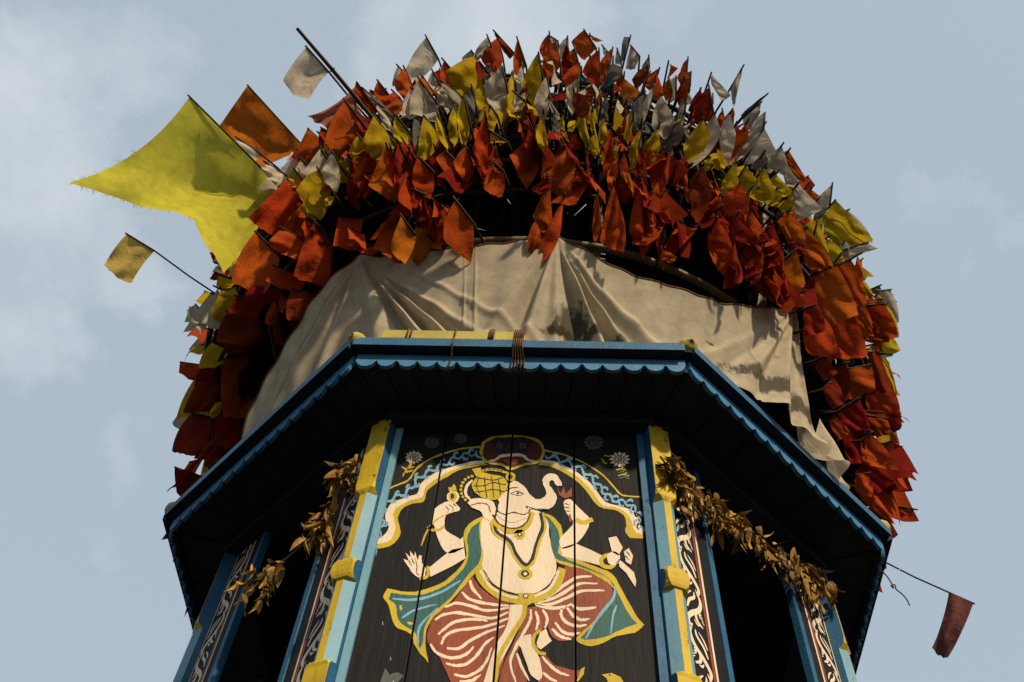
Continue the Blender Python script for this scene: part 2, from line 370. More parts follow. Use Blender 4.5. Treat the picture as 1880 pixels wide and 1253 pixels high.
# narrow blue frame strips between the panel and the posts
for sgn in (-1, 1):
    fr = MB(); x = sgn*(APW*T225-.075); fr.box(x-.018, x+.018, -APW-.022, -APW-.0005, WB, ST); side_part(fr, 'panel_frame', M['sky_blue'] if sgn < 0 else M['blue'], 0)
# --- jambs of the openings: blue edge, cream and red stripes, black strip with white scrollwork
def ribbon(pts, wd):
    pts = [np.array(p, float) for p in pts]; n = len(pts); Lq = []; Rq = []
    for i, p in enumerate(pts):
        t = pts[min(i+1, n-1)]-pts[max(i-1, 0)]; t = t/(np.linalg.norm(t)+1e-9); q = np.array([-t[1], t[0]])
        ww = wd(i/(n-1)) if callable(wd) else wd
        Lq.append(p+q*ww/2); Rq.append(p-q*ww/2)
    return Lq, Rq
def smooth_path(pts, per=5):
    pts = [np.array(p, float) for p in pts]
    if len(pts) < 3: return [pts[0]+(pts[-1]-pts[0])*t/per for t in range(per+1)]
    P = [2*pts[0]-pts[1]]+pts+[2*pts[-1]-pts[-2]]; o = []
    for i in range(1, len(P)-2):
        for j in range(per):
            t = j/per; a, b, c, d = P[i-1:i+3]
            o.append(.5*((2*b)+(-a+c)*t+(2*a-5*b+4*c-d)*t*t+(-a+3*b-3*c+d)*t**3))
    o.append(pts[-1]); return o
def taper(wd, p=.55): return lambda t: wd*max(.12, math.sin(math.pi*(.08+.9*t))**p)
def flat_ribbon(mb, pts, wd, y, mi, flipx=1):
    Lq, Rq = ribbon(smooth_path(pts), wd)
    for i in range(len(Lq)-1):
        mb.add([(flipx*Lq[i][0], y, Lq[i][1]), (flipx*Rq[i][0], y, Rq[i][1]), (flipx*Rq[i+1][0], y, Rq[i+1][1]), (flipx*Lq[i+1][0], y, Lq[i+1][1])], [(0, 1, 2, 3)], mi)
def jamb(k, sgn):                      # sgn -1: at the side's left end seen from outside
    e = APW*T225
    mb = MB(); x0, x1 = e-.325, e-.055
    b = MB(); bx = sorted((sgn*x0, sgn*x1)); b.box(bx[0], bx[1], -APW-.004, -APW+.03, WB, ST); jb = side_part(b, 'jamb_board', M['black'], k)
    s = MB(); yy = -APW-.0055
    def strip(u0, u1, mi):
        a, c = sorted((sgn*u0, sgn*u1)); s.add([(a, yy, WB), (c, yy, WB), (c, yy, ST), (a, yy, ST)], [(0, 1, 2, 3)], mi)
    strip(e-.074, e-.066, 0); strip(e-.232, e-.217, 1); strip(e-.252, e-.238, 0)
    # scrollwork: a waving stem with hooked leaves either side
    zz = WB+.03; c = e-.146; hw = .064; per = .235; kk = 0
    while zz < ST:
        d = 1 if kk % 2 else -1
        flat_ribbon(s, [(c-d*.04, zz-.02), (c-d*.055, zz+.03), (c-d*.02, zz+.08), (c+d*.035, zz+.13), (c+d*.055, zz+.19), (c+d*.03, zz+.25)], taper(.026), yy, 0, sgn)
        flat_ribbon(s, [(c+d*.045, zz+.03), (c+d*.01, zz+.055), (c+d*.005, zz+.10), (c+d*.03, zz+.105), (c+d*.036, zz+.08)], taper(.019), yy-.0006, 0, sgn)
        flat_ribbon(s, [(c-d*.05, zz+.10), (c-d*.03, zz+.15), (c+d*.01, zz+.19), (c+d*.015, zz+.225)], taper(.017), yy-.0006, 0, sgn)
        flat_ribbon(s, [(c-d*.055, zz+.15), (c-d*.035, zz+.19), (c-d*.005, zz+.22)], taper(.012), yy-.0012, 0, sgn)
        for q in range(4):
            flat_ribbon(s, [(c+d*(.058-.004*q), zz+.055+.016*q), (c+d*(.044-.004*q), zz+.066+.016*q)], .006, yy-.0012, 0, sgn)
        flat_ribbon(s, [(c+d*.022, zz+.03), (c+d*.004, zz+.03), (c-d*.012, zz+.05)], taper(.012), yy-.0012, 0, sgn)
        zz += per; kk += 1
    so_ = s.build('scroll_paint', [M['p_white'], M['p_red']], jb); 
    f = MB(); a, c2 = sorted((sgn*(e-.365), sgn*(e-.326))); f.box(a, c2, -APW-.012, -APW+.028, WB, ST); side_part(f, 'jamb_edge', M['blue'], k)
for k in (-2, -1, 1, 2):
    for sgn in (-1, 1): jamb(k, sgn)
# --- added core that keeps the openings dark, floor and the stepped base the tower stands on
inn = MB()
for k in range(8):
    a0, a1 = R(22.5+45*k), R(67.5+45*k); r = 1.12
    inn.add([(r*math.cos(a0), r*math.sin(a0), WB), (r*math.cos(a1), r*math.sin(a1), WB), (r*math.cos(a1), r*math.sin(a1), EZ-.16), (r*math.cos(a0), r*math.sin(a0), EZ-.16)], [(0, 1, 2, 3)])
inn.build('dark_core', M['near_black'], tower)
def octo(mb, r0, r1, z0, z1):
    vs = [(r*math.cos(R(22.5+45*k)), r*math.sin(R(22.5+45*k)), z) for r, z in ((r0, z0), (r1, z1)) for k in range(8)]
    mb.add(vs, [(k, (k+1) % 8, 8+(k+1) % 8, 8+k) for k in range(8)]+[tuple(range(7, -1, -1)), tuple(range(8, 16))])
b = MB(); octo(b, 2.15, 2.15, 2.93, WB); b.build('platform', M['blue'], tower)
b = MB(); octo(b, 1.6, 2.0, 1.1, 2.93); b.build('base', M['near_black'], tower)
b = MB(); octo(b, 1.9, 1.9, 0, 1.1); b.build('plinth', M['near_black'], tower)

# ================================================================== the painted picture (flat print on the four boards)
PITEMS = []                            # (layer, material, polygon in panel x/z)
def PX(p, crop=(640, 780, 2.6483)):
    x, y = crop[0]+p[0]/crop[2], crop[1]+p[1]/crop[2]
    x += .45*math.sin(y*.83+x*.31)+.3*math.sin(y*1.9-x*.7); y += .45*math.sin(x*.77-y*.29)+.3*math.sin(x*2.1+y*.5)   # an unsteady brush
    q = at_y(x, y, YP); return np.array([q[0]-AX[0], q[2]])
Q4 = (680, 1020, 5.379); Q5 = (930, 1020, 5.379); Q2 = (680, 800, 5.446)
def pairs(s):
    v = [float(x) for x in s.split()]; return [(v[i], v[i+1]) for i in range(0, len(v), 2)]
def poly(layer, m_, s, crop=(640, 780, 2.6483), sm=False):
    P = pairs(s)
    if len(P) > 8 or sm:
        n_ = len(P); A = [np.array(p) for p in P]; cor = []
        for i in range(n_):
            u, v = A[i]-A[i-1], A[(i+1) % n_]-A[i]
            cs = (u@v)/(np.linalg.norm(u)*np.linalg.norm(v)+1e-9)
            if cs < (.45 if not sm else -2): cor.append(i)
        if len(cor) < 2: P = smooth_path(P+[P[0]], 3)[:-1]
        else:
            o = []
            for q in range(len(cor)):
                i0, i1 = cor[q], cor[(q+1) % len(cor)]
                seg = [A[(i0+t) % n_] for t in range(((i1-i0) % n_)+1)]
                o += (smooth_path(seg, 3)[:-1] if len(seg) > 2 else seg[:-1])
            P = o
    PITEMS.append((layer, m_, [PX(p, crop) for p in P]))
def stroke(layer, m_, s, wd, crop=(640, 780, 2.6483), tap=False):
    P = smooth_path(pairs(s), 4) if isinstance(s, str) else s
    Lq, Rq = ribbon(P, taper(wd, .35) if tap else wd)
    for i in range(len(Lq)-1):
        PITEMS.append((layer, m_, [PX(Lq[i], crop), PX(Rq[i], crop), PX(Rq[i+1], crop), PX(Lq[i+1], crop)]))
def disc(layer, m_, x, y, r, ry=None, n=18, wob=0):
    ry = ry or r*.88
    PITEMS.append((layer, m_, [PX((x+(r+wob*(i % 2))*math.cos(2*math.pi*i/n), y+(ry+wob*(i % 2))*math.sin(2*math.pi*i/n))) for i in range(n)]))
def ring(layer, m_, x, y, r, wd, n=20):
    stroke(layer, m_, [np.array((x+r*math.cos(2*math.pi*i/n), y+.88*r*math.sin(2*math.pi*i/n))) for i in range(n+1)], wd)
# arch
gl = "90 612 200 592 250 540 248 490 240 455 260 410 310 385 365 375 385 320 450 270 540 222 620 205 680 195 "
wl_in = "660 190 600 197 530 212 440 255 375 305 355 355 300 370 235 405 215 440 225 480 225 520 190 570 97 592 "
wl_out = "95 578 165 545 195 500 180 470 185 420 215 380 290 350 335 335 350 290 420 235 520 200 600 180 660 175 "
poly(1, 'p_gold', gl+wl_in); poly(1, 'p_white', wl_out+wl_in)
gr = "925 197 1000 210 1080 255 1150 315 1215 400 1290 415 1335 440 1350 480 1345 520 1370 550 1432 554 "
wr_in = "1432 536 1392 520 1375 470 1350 430 1290 400 1230 390 1165 300 1090 240 1000 195 930 183 "
wr_out = "930 170 1000 180 1100 225 1180 290 1250 378 1330 398 1395 430 1412 480 1432 515 "
poly(1, 'p_gold', gr+wr_in); poly(1, 'p_white', wr_out+wr_in)
stroke(1, 'p_gold', "160 335 220 300 290 270 330 215 400 165 480 135 560 115 640 108", 8)
stroke(1, 'p_gold', "950 125 1040 145 1140 185 1240 250 1312 330 1340 345 1420 352", 8)
def scroll(path, amp, wl, wd):
    P = smooth_path(pairs(path), 14); P = [np.array(p) for p in P]; s = 0; o = []; hooks = []
    side = 1; last = 0
    for i, p in enumerate(P):
        t = P[min(i+1, len(P)-1)]-P[max(i-1, 0)]; t = t/np.linalg.norm(t); q = np.array([-t[1], t[0]])
        if i: s += np.linalg.norm(p-P[i-1])
        o.append(p+q*amp*math.sin(2*math.pi*s/wl))
        if s-last > wl/2:
            last = s; side = -side
            b = p+q*amp*.2*side
            hooks.append([b-t*wl*.1, b+q*side*amp*1.6+t*wl*.02, b+q*side*amp*2.0+t*wl*.22, b+q*side*amp*1.2+t*wl*.30])
    stroke(1, 'p_blue', o, taper(wd, .3))
    for h in hooks: stroke(2, 'p_blue', smooth_path(h, 4), taper(wd*.95, .4))
scroll("142 555 165 490 158 430 195 370 250 345 300 315 340 262 400 225 480 185 540 155 630 138", 10, 66, 12)
scroll("955 150 1040 175 1110 205 1180 258 1240 325 1290 365 1360 385 1400 430 1415 510", 10, 66, 12)
# guardian mask over the arch
poly(2, 'p_gold', "650 85 638 140 665 187 740 200 790 222 850 200 925 187 952 140 935 85 880 60 790 50 700 60", sm=True)
poly(3, 'p_maroon', "662 90 652 140 675 178 745 190 790 210 848 190 915 177 940 140 925 92 876 70 790 62 705 70", sm=True)
poly(4, 'p_dark', "690 80 720 130 760 150 830 150 865 130 890 80 850 62 790 66 720 64", sm=True)
stroke(5, 'p_white', "680 180 715 172 740 156 790 150 845 152 870 172 905 180", 14, tap=True)
poly(5, 'p_red', "748 172 790 166 832 172 820 188 790 197 762 188")
for x in (733, 847): ring(5, 'p_grey', x, 103, 13, 5); disc(5, 'p_grey', x, 103, 5)
stroke(5, 'p_maroon', "775 95 765 130 780 138", 6); stroke(5, 'p_maroon', "805 95 818 130 800 138", 6)
# flowers in the spandrels
def flower(x, y, r, pm_='p_white'):
    for i in range(12):
        a = 2*math.pi*i/12; c, s_ = math.cos(a), math.sin(a)*.75
        PITEMS.append((2, pm_, [PX((x+r*.35*c, y+r*.35*s_)), PX((x+r*.75*math.cos(a-.24), y+r*.75*.75*math.sin(a-.24))), PX((x+r*c, y+r*s_)), PX((x+r*.75*math.cos(a+.24), y+r*.75*.75*math.sin(a+.24)))]))
    disc(2, pm_, x, y, r*.36, r*.28); disc(3, 'p_maroon', x, y, r*.24, r*.19); disc(4, pm_, x, y, r*.10, r*.08)
flower(318, 160, 44); flower(405, 88, 40, 'p_grey'); flower(1318, 170, 52); flower(1192, 86, 52, 'p_grey'); flower(545, 68, 34, 'p_grey')
for s_ in ("312 185 285 215 262 252", "280 218 258 205", "284 214 320 205", "272 235 315 222", "300 190 290 172"): stroke(1, 'p_gold', s_, 9, tap=True)
for s_ in ("1325 195 1345 230 1360 265", "1300 222 1330 215 1350 222", "1310 250 1340 242 1365 250", "1230 165 1245 190 1255 185", "1240 150 1275 155"): stroke(1, 'p_gold', s_, 7, tap=True)
stroke(1, 'p_green', "1312 235 1340 228 1356 236", 8, tap=True); stroke(1, 'p_green', "1315 262 1345 255 1368 262", 8, tap=True)
# shawl
poly(2, 'p_gold', "690 440 640 450 590 480 560 530 568 590 572 640 545 690 470 760 380 800 290 815 190 797 168 840 195 880 215 960 240 990 300 1020 330 1090 390 1160 375 1090 380 1000 420 930 500 860 600 740 650 690 668 620 655 520")
poly(3, 'p_green', "640 470 600 500 578 550 582 620 570 680 520 745 440 800 330 830 205 820 195 850 230 880 240 940 270 980 320 1008 346 1090 360 1060 372 980 415 910 495 845 588 722 630 680 645 610 634 520")
stroke(4, 'p_blue', "215 848 330 852 450 815 545 758", 13, tap=True); stroke(4, 'p_blue', "258 942 330 900 430 876", 11, tap=True); stroke(4, 'p_blue', "338 1075 345 985 432 892", 12, tap=True)
stroke(4, 'p_gold', "252 880 256 905", 12, tap=True); stroke(4, 'p_gold', "285 965 318 970", 13, tap=True)
poly(2, 'p_gold', "915 425 980 440 1030 490 1042 560 1032 605 1080 640 1200 690 1280 725 1330 805 1392 918 1437 975 1392 1012 1300 1030 1240 1060 1180 1077 1120 1062 1104 1040 1200 940 1270 870 1292 800 1230 750 1100 700 1000 662 985 600 990 520 965 470")
poly(3, 'p_green', "942 440 980 458 1015 510 1026 570 1018 625 1070 660 1190 708 1262 748 1313 830 1370 932 1402 968 1320 1000 1240 1036 1150 1047 1128 1036 1215 945 1283 862 1302 800 1240 735 1100 683 1002 648 976 600 984 520 962 480")
stroke(4, 'p_blue', "1296 780 1284 850 1222 925 1152 1042", 15, tap=True); stroke(4, 'p_blue', "1304 878 1284 940 1274 1022", 11, tap=True)
# skirt
poly(3, 'p_red', "600 735 640 790 720 850 800 872 872 872 830 980 770 1100 722 1260 500 1260 440 1130 385 1060 388 990 430 920 510 860")
poly(3, 'p_red', "880 850 960 830 1040 780 1050 690 1130 700 1230 750 1278 790 1276 840 1222 928 1130 1010 1060 1052 1000 1042 970 990 960 900")
poly(3, 'p_red', "868 890 962 880 945 1000 862 1052 820 1110 850 1180 870 1262 728 1262 760 1150 830 1000")
poly(3, 'p_red', "940 1105 1000 1168 1090 1195 1132 1195 1090 1262 925 1262 920 1150")
poly(4, 'p_white', "786 878 872 872 852 950 806 1030 745 1150 705 1262 655 1262 708 1090 770 980")
stroke(5, 'p_gold', "858 865 848 940 782 1040 732 1130 708 1262", 24)
for s_ in ("905 365 970 430 1100 470 1250 492 1370 500", "985 250 1010 330 1100 435", "735 515 850 475 1000 505 1150 550 1375 520", "640 640 720 590 850 570 1000 590 1200 622 1380 560",
           "670 785 780 690 900 642 1050 635 1160 650", "700 885 740 800 850 745 1000 728 1200 690 1370 620", "755 920 870 922 1000 840 1150 762 1330 695",
           "590 880 650 960 760 1010 870 1010 960 970 1020 905", "748 1070 850 1092 960 1070 1060 980 1130 880 1222 810", "825 1178 940 1200 1060 1150 1140 1060 1200 915", "880 1250 1000 1240 1090 1180"):
    stroke(4, 'p_white', s_, 32, Q4, True)
for s_ in ("290 455 400 420 560 305 690 225 840 207", "300 468 450 432 580 362 720 285 900 282", "280 482 430 488 600 422 750 355 965 352", "290 492 400 520 540 520 650 482",
           "640 490 720 532 885 520", "590 510 660 600 740 640 822 628", "545 525 540 600 600 672 700 702 795 688", "478 665 560 762 650 782 722 768", "448 728 530 802 640 832"):
    stroke(4, 'p_white', s_, 32, Q5, True)
for s_ in ("240 535 232 650 150 800 72 950 40 1080 92 1262", "288 555 312 650 290 745", "355 540 402 620 380 725", "100 970 150 1110 222 1240", "350 1000 420 1080 520 1160 620 1192", "360 1160 430 1220 500 1250"):
    stroke(5, 'p_white', s_, 30, Q5, True)
poly(6, 'p_white', "150 810 240 785 262 870 302 960 332 1050 352 1190 320 1245 240 1180 190 1050 150 930 118 880", Q5)
poly(6, 'p_white', "298 860 330 770 390 728 412 800 447 850 340 937 302 905", Q5)
stroke(7, 'p_gold', "335 745 272 800 268 890 320 965 392 978", 34, Q5)
poly(4, 'p_gold', "690 1240 735 1125 776 1100 762 1180 705 1248", Q5); poly(3, 'p_gold', "938 1180 1040 1165 1120 1200 1158 1262 1010 1262 985 1215", Q5); disc(4, 'p_dark', 1270, 1218, 5)
poly(3, 'p_grey', "95 1262 145 1115 190 1182 260 1155 332 1190 270 1262", Q4); disc(4, 'p_white', 218, 1250, 3)
# arms
poly(4, 'p_white', "418 500 403 452 420 410 455 385 500 374 542 404 536 420 500 430 474 442 466 482 474 516 545 560 557 548 562 602 490 628 448 590 425 530")
poly(4, 'p_white', "394 696 450 648 500 610 562 598 570 650 500 692 398 742")
poly(4, 'p_white', "276 672 266 652 292 664 277 624 302 646 299 614 320 642 322 617 337 662 344 634 356 640 356 672 376 700 372 738 345 747 310 722 290 692")
for s_ in ("470 395 485 415 482 430", "490 390 508 408 506 425", "508 384 524 400"): stroke(5, 'p_dark', s_, 4, tap=True)
for s_ in ("293 662 308 690", "305 650 320 682", "322 648 332 690 330 720 345 735"): stroke(5, 'p_dark', s_, 4, tap=True)
stroke(5, 'p_gold', "386 498 400 514 440 512 466 496", 13); stroke(5, 'p_gold', "345 750 384 738 386 690", 15)
stroke(5, 'p_gold', "354 592 385 512 430 462 492 432", 9, tap=True)
disc(5, 'p_white', 508, 352, 30, 30); disc(6, 'p_gold', 506, 352, 21, 24); disc(7, 'p_dark', 505, 350, 9, 13); poly(5, 'p_gold', "488 322 486 306 500 305 512 288 520 302 528 326")
poly(4, 'p_white', "1046 378 1060 366 1085 368 1112 400 1168 450 1170 486 1150 530 1102 582 1040 606 1026 562 1060 520 1092 482 1082 458 1052 422")
for s_ in ("1050 385 1072 392", "1048 402 1075 408", "1052 420 1078 424"): stroke(5, 'p_dark', s_, 4)
stroke(5, 'p_gold', "1104 462 1140 478 1186 462", 22)
poly(5, 'p_red', "1012 302 1030 335 1045 305 1056 338 1086 306 1084 350 1050 362 1024 348"); stroke(5, 'p_red', "1074 436 1080 476", 12, tap=True)
poly(4, 'p_white', "1028 604 1102 578 1180 610 1238 640 1230 688 1150 666 1040 642")
ring(5, 'p_gold', 1262, 666, 34, 20); disc(6, 'p_white', 1288, 652, 32, 34)
poly(6, 'p_white', "1264 552 1302 544 1332 600 1312 640 1282 622"); poly(6, 'p_white', "1338 620 1362 602 1382 640 1372 684 1348 668")
poly(6, 'p_white', "1312 655 1342 680 1386 720 1400 762 1393 792 1374 762 1350 722 1318 692")
stroke(7, 'p_dark', "1335 610 1325 650 1300 676", 4); stroke(7, 'p_dark', "1350 618 1368 640", 4); stroke(7, 'p_dark', "1345 640 1362 660", 4)
# body, belt, necklaces
poly(4, 'p_white', "690 430 646 470 643 560 655 640 650 700 690 770 760 808 850 827 930 812 992 760 1012 690 992 620 976 540 972 480 932 425 870 415 760 430")
stroke(5, 'p_gold', "632 700 655 765 738 832 850 856 940 836 1012 780 1038 700", 40)
stroke(6, 'p_white', "640 712 690 790 775 836 822 842", 13); stroke(6, 'p_white', "905 838 980 795 1022 712", 13)
stroke(6, 'p_dark', "655 708 700 776 780 822 826 828", 5); stroke(6, 'p_dark', "912 822 970 786 1008 728", 5)
poly(7, 'p_gold', "824 820 906 820 900 868 872 880 840 872"); disc(8, 'p_dark', 862, 836, 14, 13); disc(9, 'p_white', 862, 836, 9, 8)
stroke(5, 'p_dark', "698 480 718 530 780 572 815 642 860 690 898 656 918 580 948 500 938 430", 28); stroke(6, 'p_gold', "692 476 714 536 776 580 808 648 858 698 904 662 926 582 956 502 946 430", 11)
stroke(7, 'p_gold', "692 440 728 494 800 518 866 492 894 428", 28); stroke(8, 'p_maroon', "700 440 734 486 800 508 860 484 884 432", 7)
disc(7, 'p_gold', 832, 536, 25, 22, 16, 4); disc(8, 'p_dark', 832, 536, 12, 11); disc(9, 'p_white', 832, 537, 6)
disc(7, 'p_gold', 860, 727, 34, 26, 18, 3); disc(8, 'p_dark', 858, 727, 20, 17); disc(9, 'p_white', 859, 728, 9)
for s_ in ('45 925 36 985', '138 598 133 640', '168 958 165 975', '205 1130 203 1150'): stroke(1, 'p_blue', s_, 4, tap=True)
# head and trunk
poly(8, 'p_white', "785 290 810 275 850 300 890 350 920 366 955 352 962 330 946 292 944 265 968 243 1006 244 1032 275 1037 300 1010 298 996 276 985 272 975 290 992 320 1012 350 1006 382 985 407 940 417 900 412 878 415 872 442 850 462 800 477 750 466 722 440 722 425 732 380 724 368 760 330")
stroke(9, 'p_dark', "724 424 760 440 800 430 850 440 872 430 884 412", 5); stroke(9, 'p_dark', "862 400 880 404 910 414 972 414", 4); stroke(9, 'p_dark', "862 400 872 412", 4)
stroke(9, 'p_dark', "788 338 820 327 852 341", 4); stroke(9, 'p_dark', "788 339 822 347 852 341", 3); disc(9, 'p_dark', 823, 337, 6, 6); stroke(9, 'p_dark', "764 326 790 312 822 308", 4)
poly(8, 'p_white', "578 382 600 365 650 361 700 375 716 410 706 450 690 474 660 455 640 422 600 406")
stroke(9, 'p_red', "594 395 640 384 678 394 690 430", 6)
stroke(8, 'p_dark', "716 380 724 410 710 455", 8)
stroke(6, 'p_white', "602 272 576 300 570 340 597 372", 15, tap=True)
for i in range(9):
    a = R(215-i*13.5-0); disc(6, 'p_gold', 612+66*math.cos(R(100+i*16)), 318-66*math.sin(R(100+i*16)), 8, 8, 8)
poly(7, 'p_gold', "600 217 642 210 646 232 690 243 750 258 774 290 752 342 716 366 662 362 615 332 598 290 622 258")
for s_ in ("606 300 660 300 700 285 768 296", "612 330 662 326 702 318 758 330", "632 262 622 300 640 345", "660 258 664 300 672 358", "692 250 700 290 708 360", "726 262 735 300 738 346", "620 258 690 272 752 262"):
    stroke(8, 'p_dark', s_, 5)
stroke(7, 'p_gold', "648 226 710 222 768 236 792 246", 10); disc(8, 'p_gold', 788, 256, 24, 22); disc(9, 'p_maroon', 786, 257, 12, 11)
for i in range(8): disc(7, 'p_white', 660+12*i, 219+ (i-3)**2*.5, 5, 5, 6)
PM = ['p_white', 'p_gold', 'p_green', 'p_red', 'p_maroon', 'p_blue', 'p_dark', 'p_grey']
pb = bmesh.new()
for layer, m_, P in PITEMS:
    y = -APW-.0006-.0004*layer
    pts = [Vector((p[0], y, p[1])) for p in P]
    vs = [pb.verts.new(p) for p in pts]
    tris = [(0, 1, 2), (0, 2, 3)] if len(pts) == 4 and True else tessellate_polygon([pts])
    for t in tris:
        try:
            f = pb.faces.new([vs[i] for i in t]); f.material_index = PM.index(m_)
            f.normal_update()
            if f.normal.y > 0: f.normal_flip()
        except ValueError: pass
for i in range(4):
    c = pb.copy()
    lo, hi = edges[i]+.005, edges[i+1]-.005
    if i == 0: lo = edges[0]+.03
    if i == 3: hi = edges[4]-.03
    bmesh.ops.bisect_plane(c, geom=c.verts[:]+c.edges[:]+c.faces[:], plane_co=(lo, 0, 0), plane_no=(-1, 0, 0), clear_outer=True)
    bmesh.ops.bisect_plane(c, geom=c.verts[:]+c.edges[:]+c.faces[:], plane_co=(hi, 0, 0), plane_no=(1, 0, 0), clear_outer=True)
    me = bpy.data.meshes.new('painted_figure'); c.to_mesh(me); c.free()
    for m_ in PM: me.materials.append(M[m_])
    o = bpy.data.objects.new('painted_figure', me); COL.objects.link(o); o.parent = planks[i]
pb.free()

# ================================================================== the dome: hoops and upright twigs
DA, DB, DZ = 2.72, 2.90, 6.86+CAMZ     # radius, half height, centre height
DC = np.array([AX[0], AX[1], DZ])
def dome_r(z): return DA*math.sqrt(max(0, 1-((z-DZ)/DB)**2))
ZB = 5.28+CAMZ
dome = thing('twig_dome', 'dark round dome of lashed twigs and bamboo hoops bristling with small flags', 'dome', (AX[0], AX[1], 0))
rib_meshes = []
for v in range(6):
    mb = MB(); rr = random.Random(50+v); pts = []
    z0 = ZB-rr.uniform(-.03, .06); sw = rr.uniform(-.07, .07); ph = rr.uniform(0, 6)
    for i in range(15):
        t = i/14; th = math.asin(max(-1, (z0-DZ)/DB)); a = th+(R(86)-th)*t
        r = DA*math.cos(a)*.985; z = DZ+DB*math.sin(a)
        pts.append((r+.012*math.sin(9*t+ph), sw*math.sin(4*t+ph)*(1-t)+.05*sw*t, z))
    mb.tube(pts, lambda t: .0225-.009*t, 5)
    me = mb.mesh('twig', True); me.materials.append(M['twig']); rib_meshes.append(me)
NR = 298
for i in range(NR):
    o = bpy.data.objects.new('twig', rib_meshes[i % 6]); COL.objects.link(o); o.parent = dome
    o.rotation_euler.z = 2*math.pi*(i+random.uniform(-.42, .42))/NR
    s_ = random.uniform(.965, 1.01); o.scale = (s_, s_, 1)
for j, (z, r_, bm_) in enumerate([(ZB+.05, .026, 1), (ZB+.42, .016, 0), (ZB+.70, .022, 0), (ZB+.95, .016, 0), (ZB+1.15, .024, 0), (ZB+1.55, .022, 1), (ZB+2.0, .02, 0), (ZB+2.5, .02, 0), (ZB+3.0, .02, 0), (ZB+3.6, .02, 0)]):
    mb = MB(); R0 = dome_r(z)+.02; n = 64
    pts = [(R0*(1+.006*math.sin(3*q*2*math.pi/n+j)+.004*math.sin(11*q*2*math.pi/n))*math.cos(2*math.pi*q/n), R0*(1+.006*math.sin(3*q*2*math.pi/n+j))*math.sin(2*math.pi*q/n), z+.03*math.sin(2*q*2*math.pi/n+j)+.012*math.sin(9*q*2*math.pi/n)) for q in range(n)]
    pts.append(pts[0])
    if j == 0: pts = pts[44:55]       # the lowest is a single pole lashed across the front
    mb.tube(pts, r_, 7); mb.build('hoop', M['bamboo'] if bm_ else M['pole'], dome, True)
# eight stouter meridian bamboos inside
for k in range(12):
    mb = MB(); pts = []
    th = math.asin((ZB-.15-DZ)/DB)
    for i in range(12):
        a = th+(R(85)-th)*i/11; pts.append((DA*.955*math.cos(a), 0, DZ+DB*math.sin(a)))
    mb.tube(pts, .034, 7); o = mb.build('bamboo_rib', M['bamboo'], dome, True); o.rotation_euler.z = R(30*k+11)
# added opaque shell inside the upper dome, blocks light through the twigs
mb = MB(); n = 48; lv = [ZB+1.15+i*(DZ+DB-.15-ZB-1.15)/9 for i in range(10)]
vs = [(dome_r(z)*.93*math.cos(2*math.pi*j/n), dome_r(z)*.93*math.sin(2*math.pi*j/n), z) for z in lv for j in range(n)]
mb.add(vs, [(i*n+j, i*n+(j+1) % n, (i+1)*n+(j+1) % n, (i+1)*n+j) for i in range(9) for j in range(n)]); mb.build('light_block_shell', M['near_black'], dome, True)

# ================================================================== the cream cloth hung round the dome's neck
TOP = [(445,812),(462,760),(480,715),(512,650),(550,590),(605,520),(662,468),(700,470),(760,471),(830,459),(900,447),(985,441),(1022,440),(1075,462),(1130,490),(1190,517),(1250,538),(1320,555),(1400,568),(1455,572),(1468,600),(1490,680),(1512,760),(1528,820),(1540,800),(1546,770),(1562,830),(1580,890)]
CB_Z = EZ+.0
def cr(z): return 2.13+.33*(z-CB_Z)
azs, zts = [], []
for px, py in TOP[:20]:
    d = ray(px, py); d = d/np.linalg.norm(d); best = None
    for t in np.arange(3.0, 9.0, .01):
        q = EYE+d*t; g_ = math.hypot(q[0]-AX[0], q[1]-AX[1])-cr(q[2])
        if best is None or g_ < best[0]: best = (g_, t)
        if g_ <= 0: best = (g_, t); break
    q = EYE+d*best[1]; z = max(q[2], CB_Z+.03)
    az = math.degrees(math.atan2(q[1]-AX[1], q[0]-AX[0]));  az = az-360 if az > 90 else az
    azs.append(az); zts.append(z)
pc = azs[-1]                            # the right-hand peak
azs += [pc+1, pc+4, pc+6.5, pc+8.5, pc+10.5, pc+13.5, pc+18, pc+60]; zts += [zts[19]-.1, zts[19]-.72, zts[19]-.92, zts[19]-.9, zts[19]-.52, zts[19]-.82, zts[19]-1.1, zts[19]-1.3]
od = np.argsort(azs); azs = np.array(azs)[od]; zts = np.maximum(np.array(zts)[od], CB_Z+.03)
print('cloth az', azs.round(1), zts.round(2))
pk = [azs[np.argmin(abs(azs-a))] for a in (azs[6], azs[12])]
peakL, peakM = azs[6], azs[12]
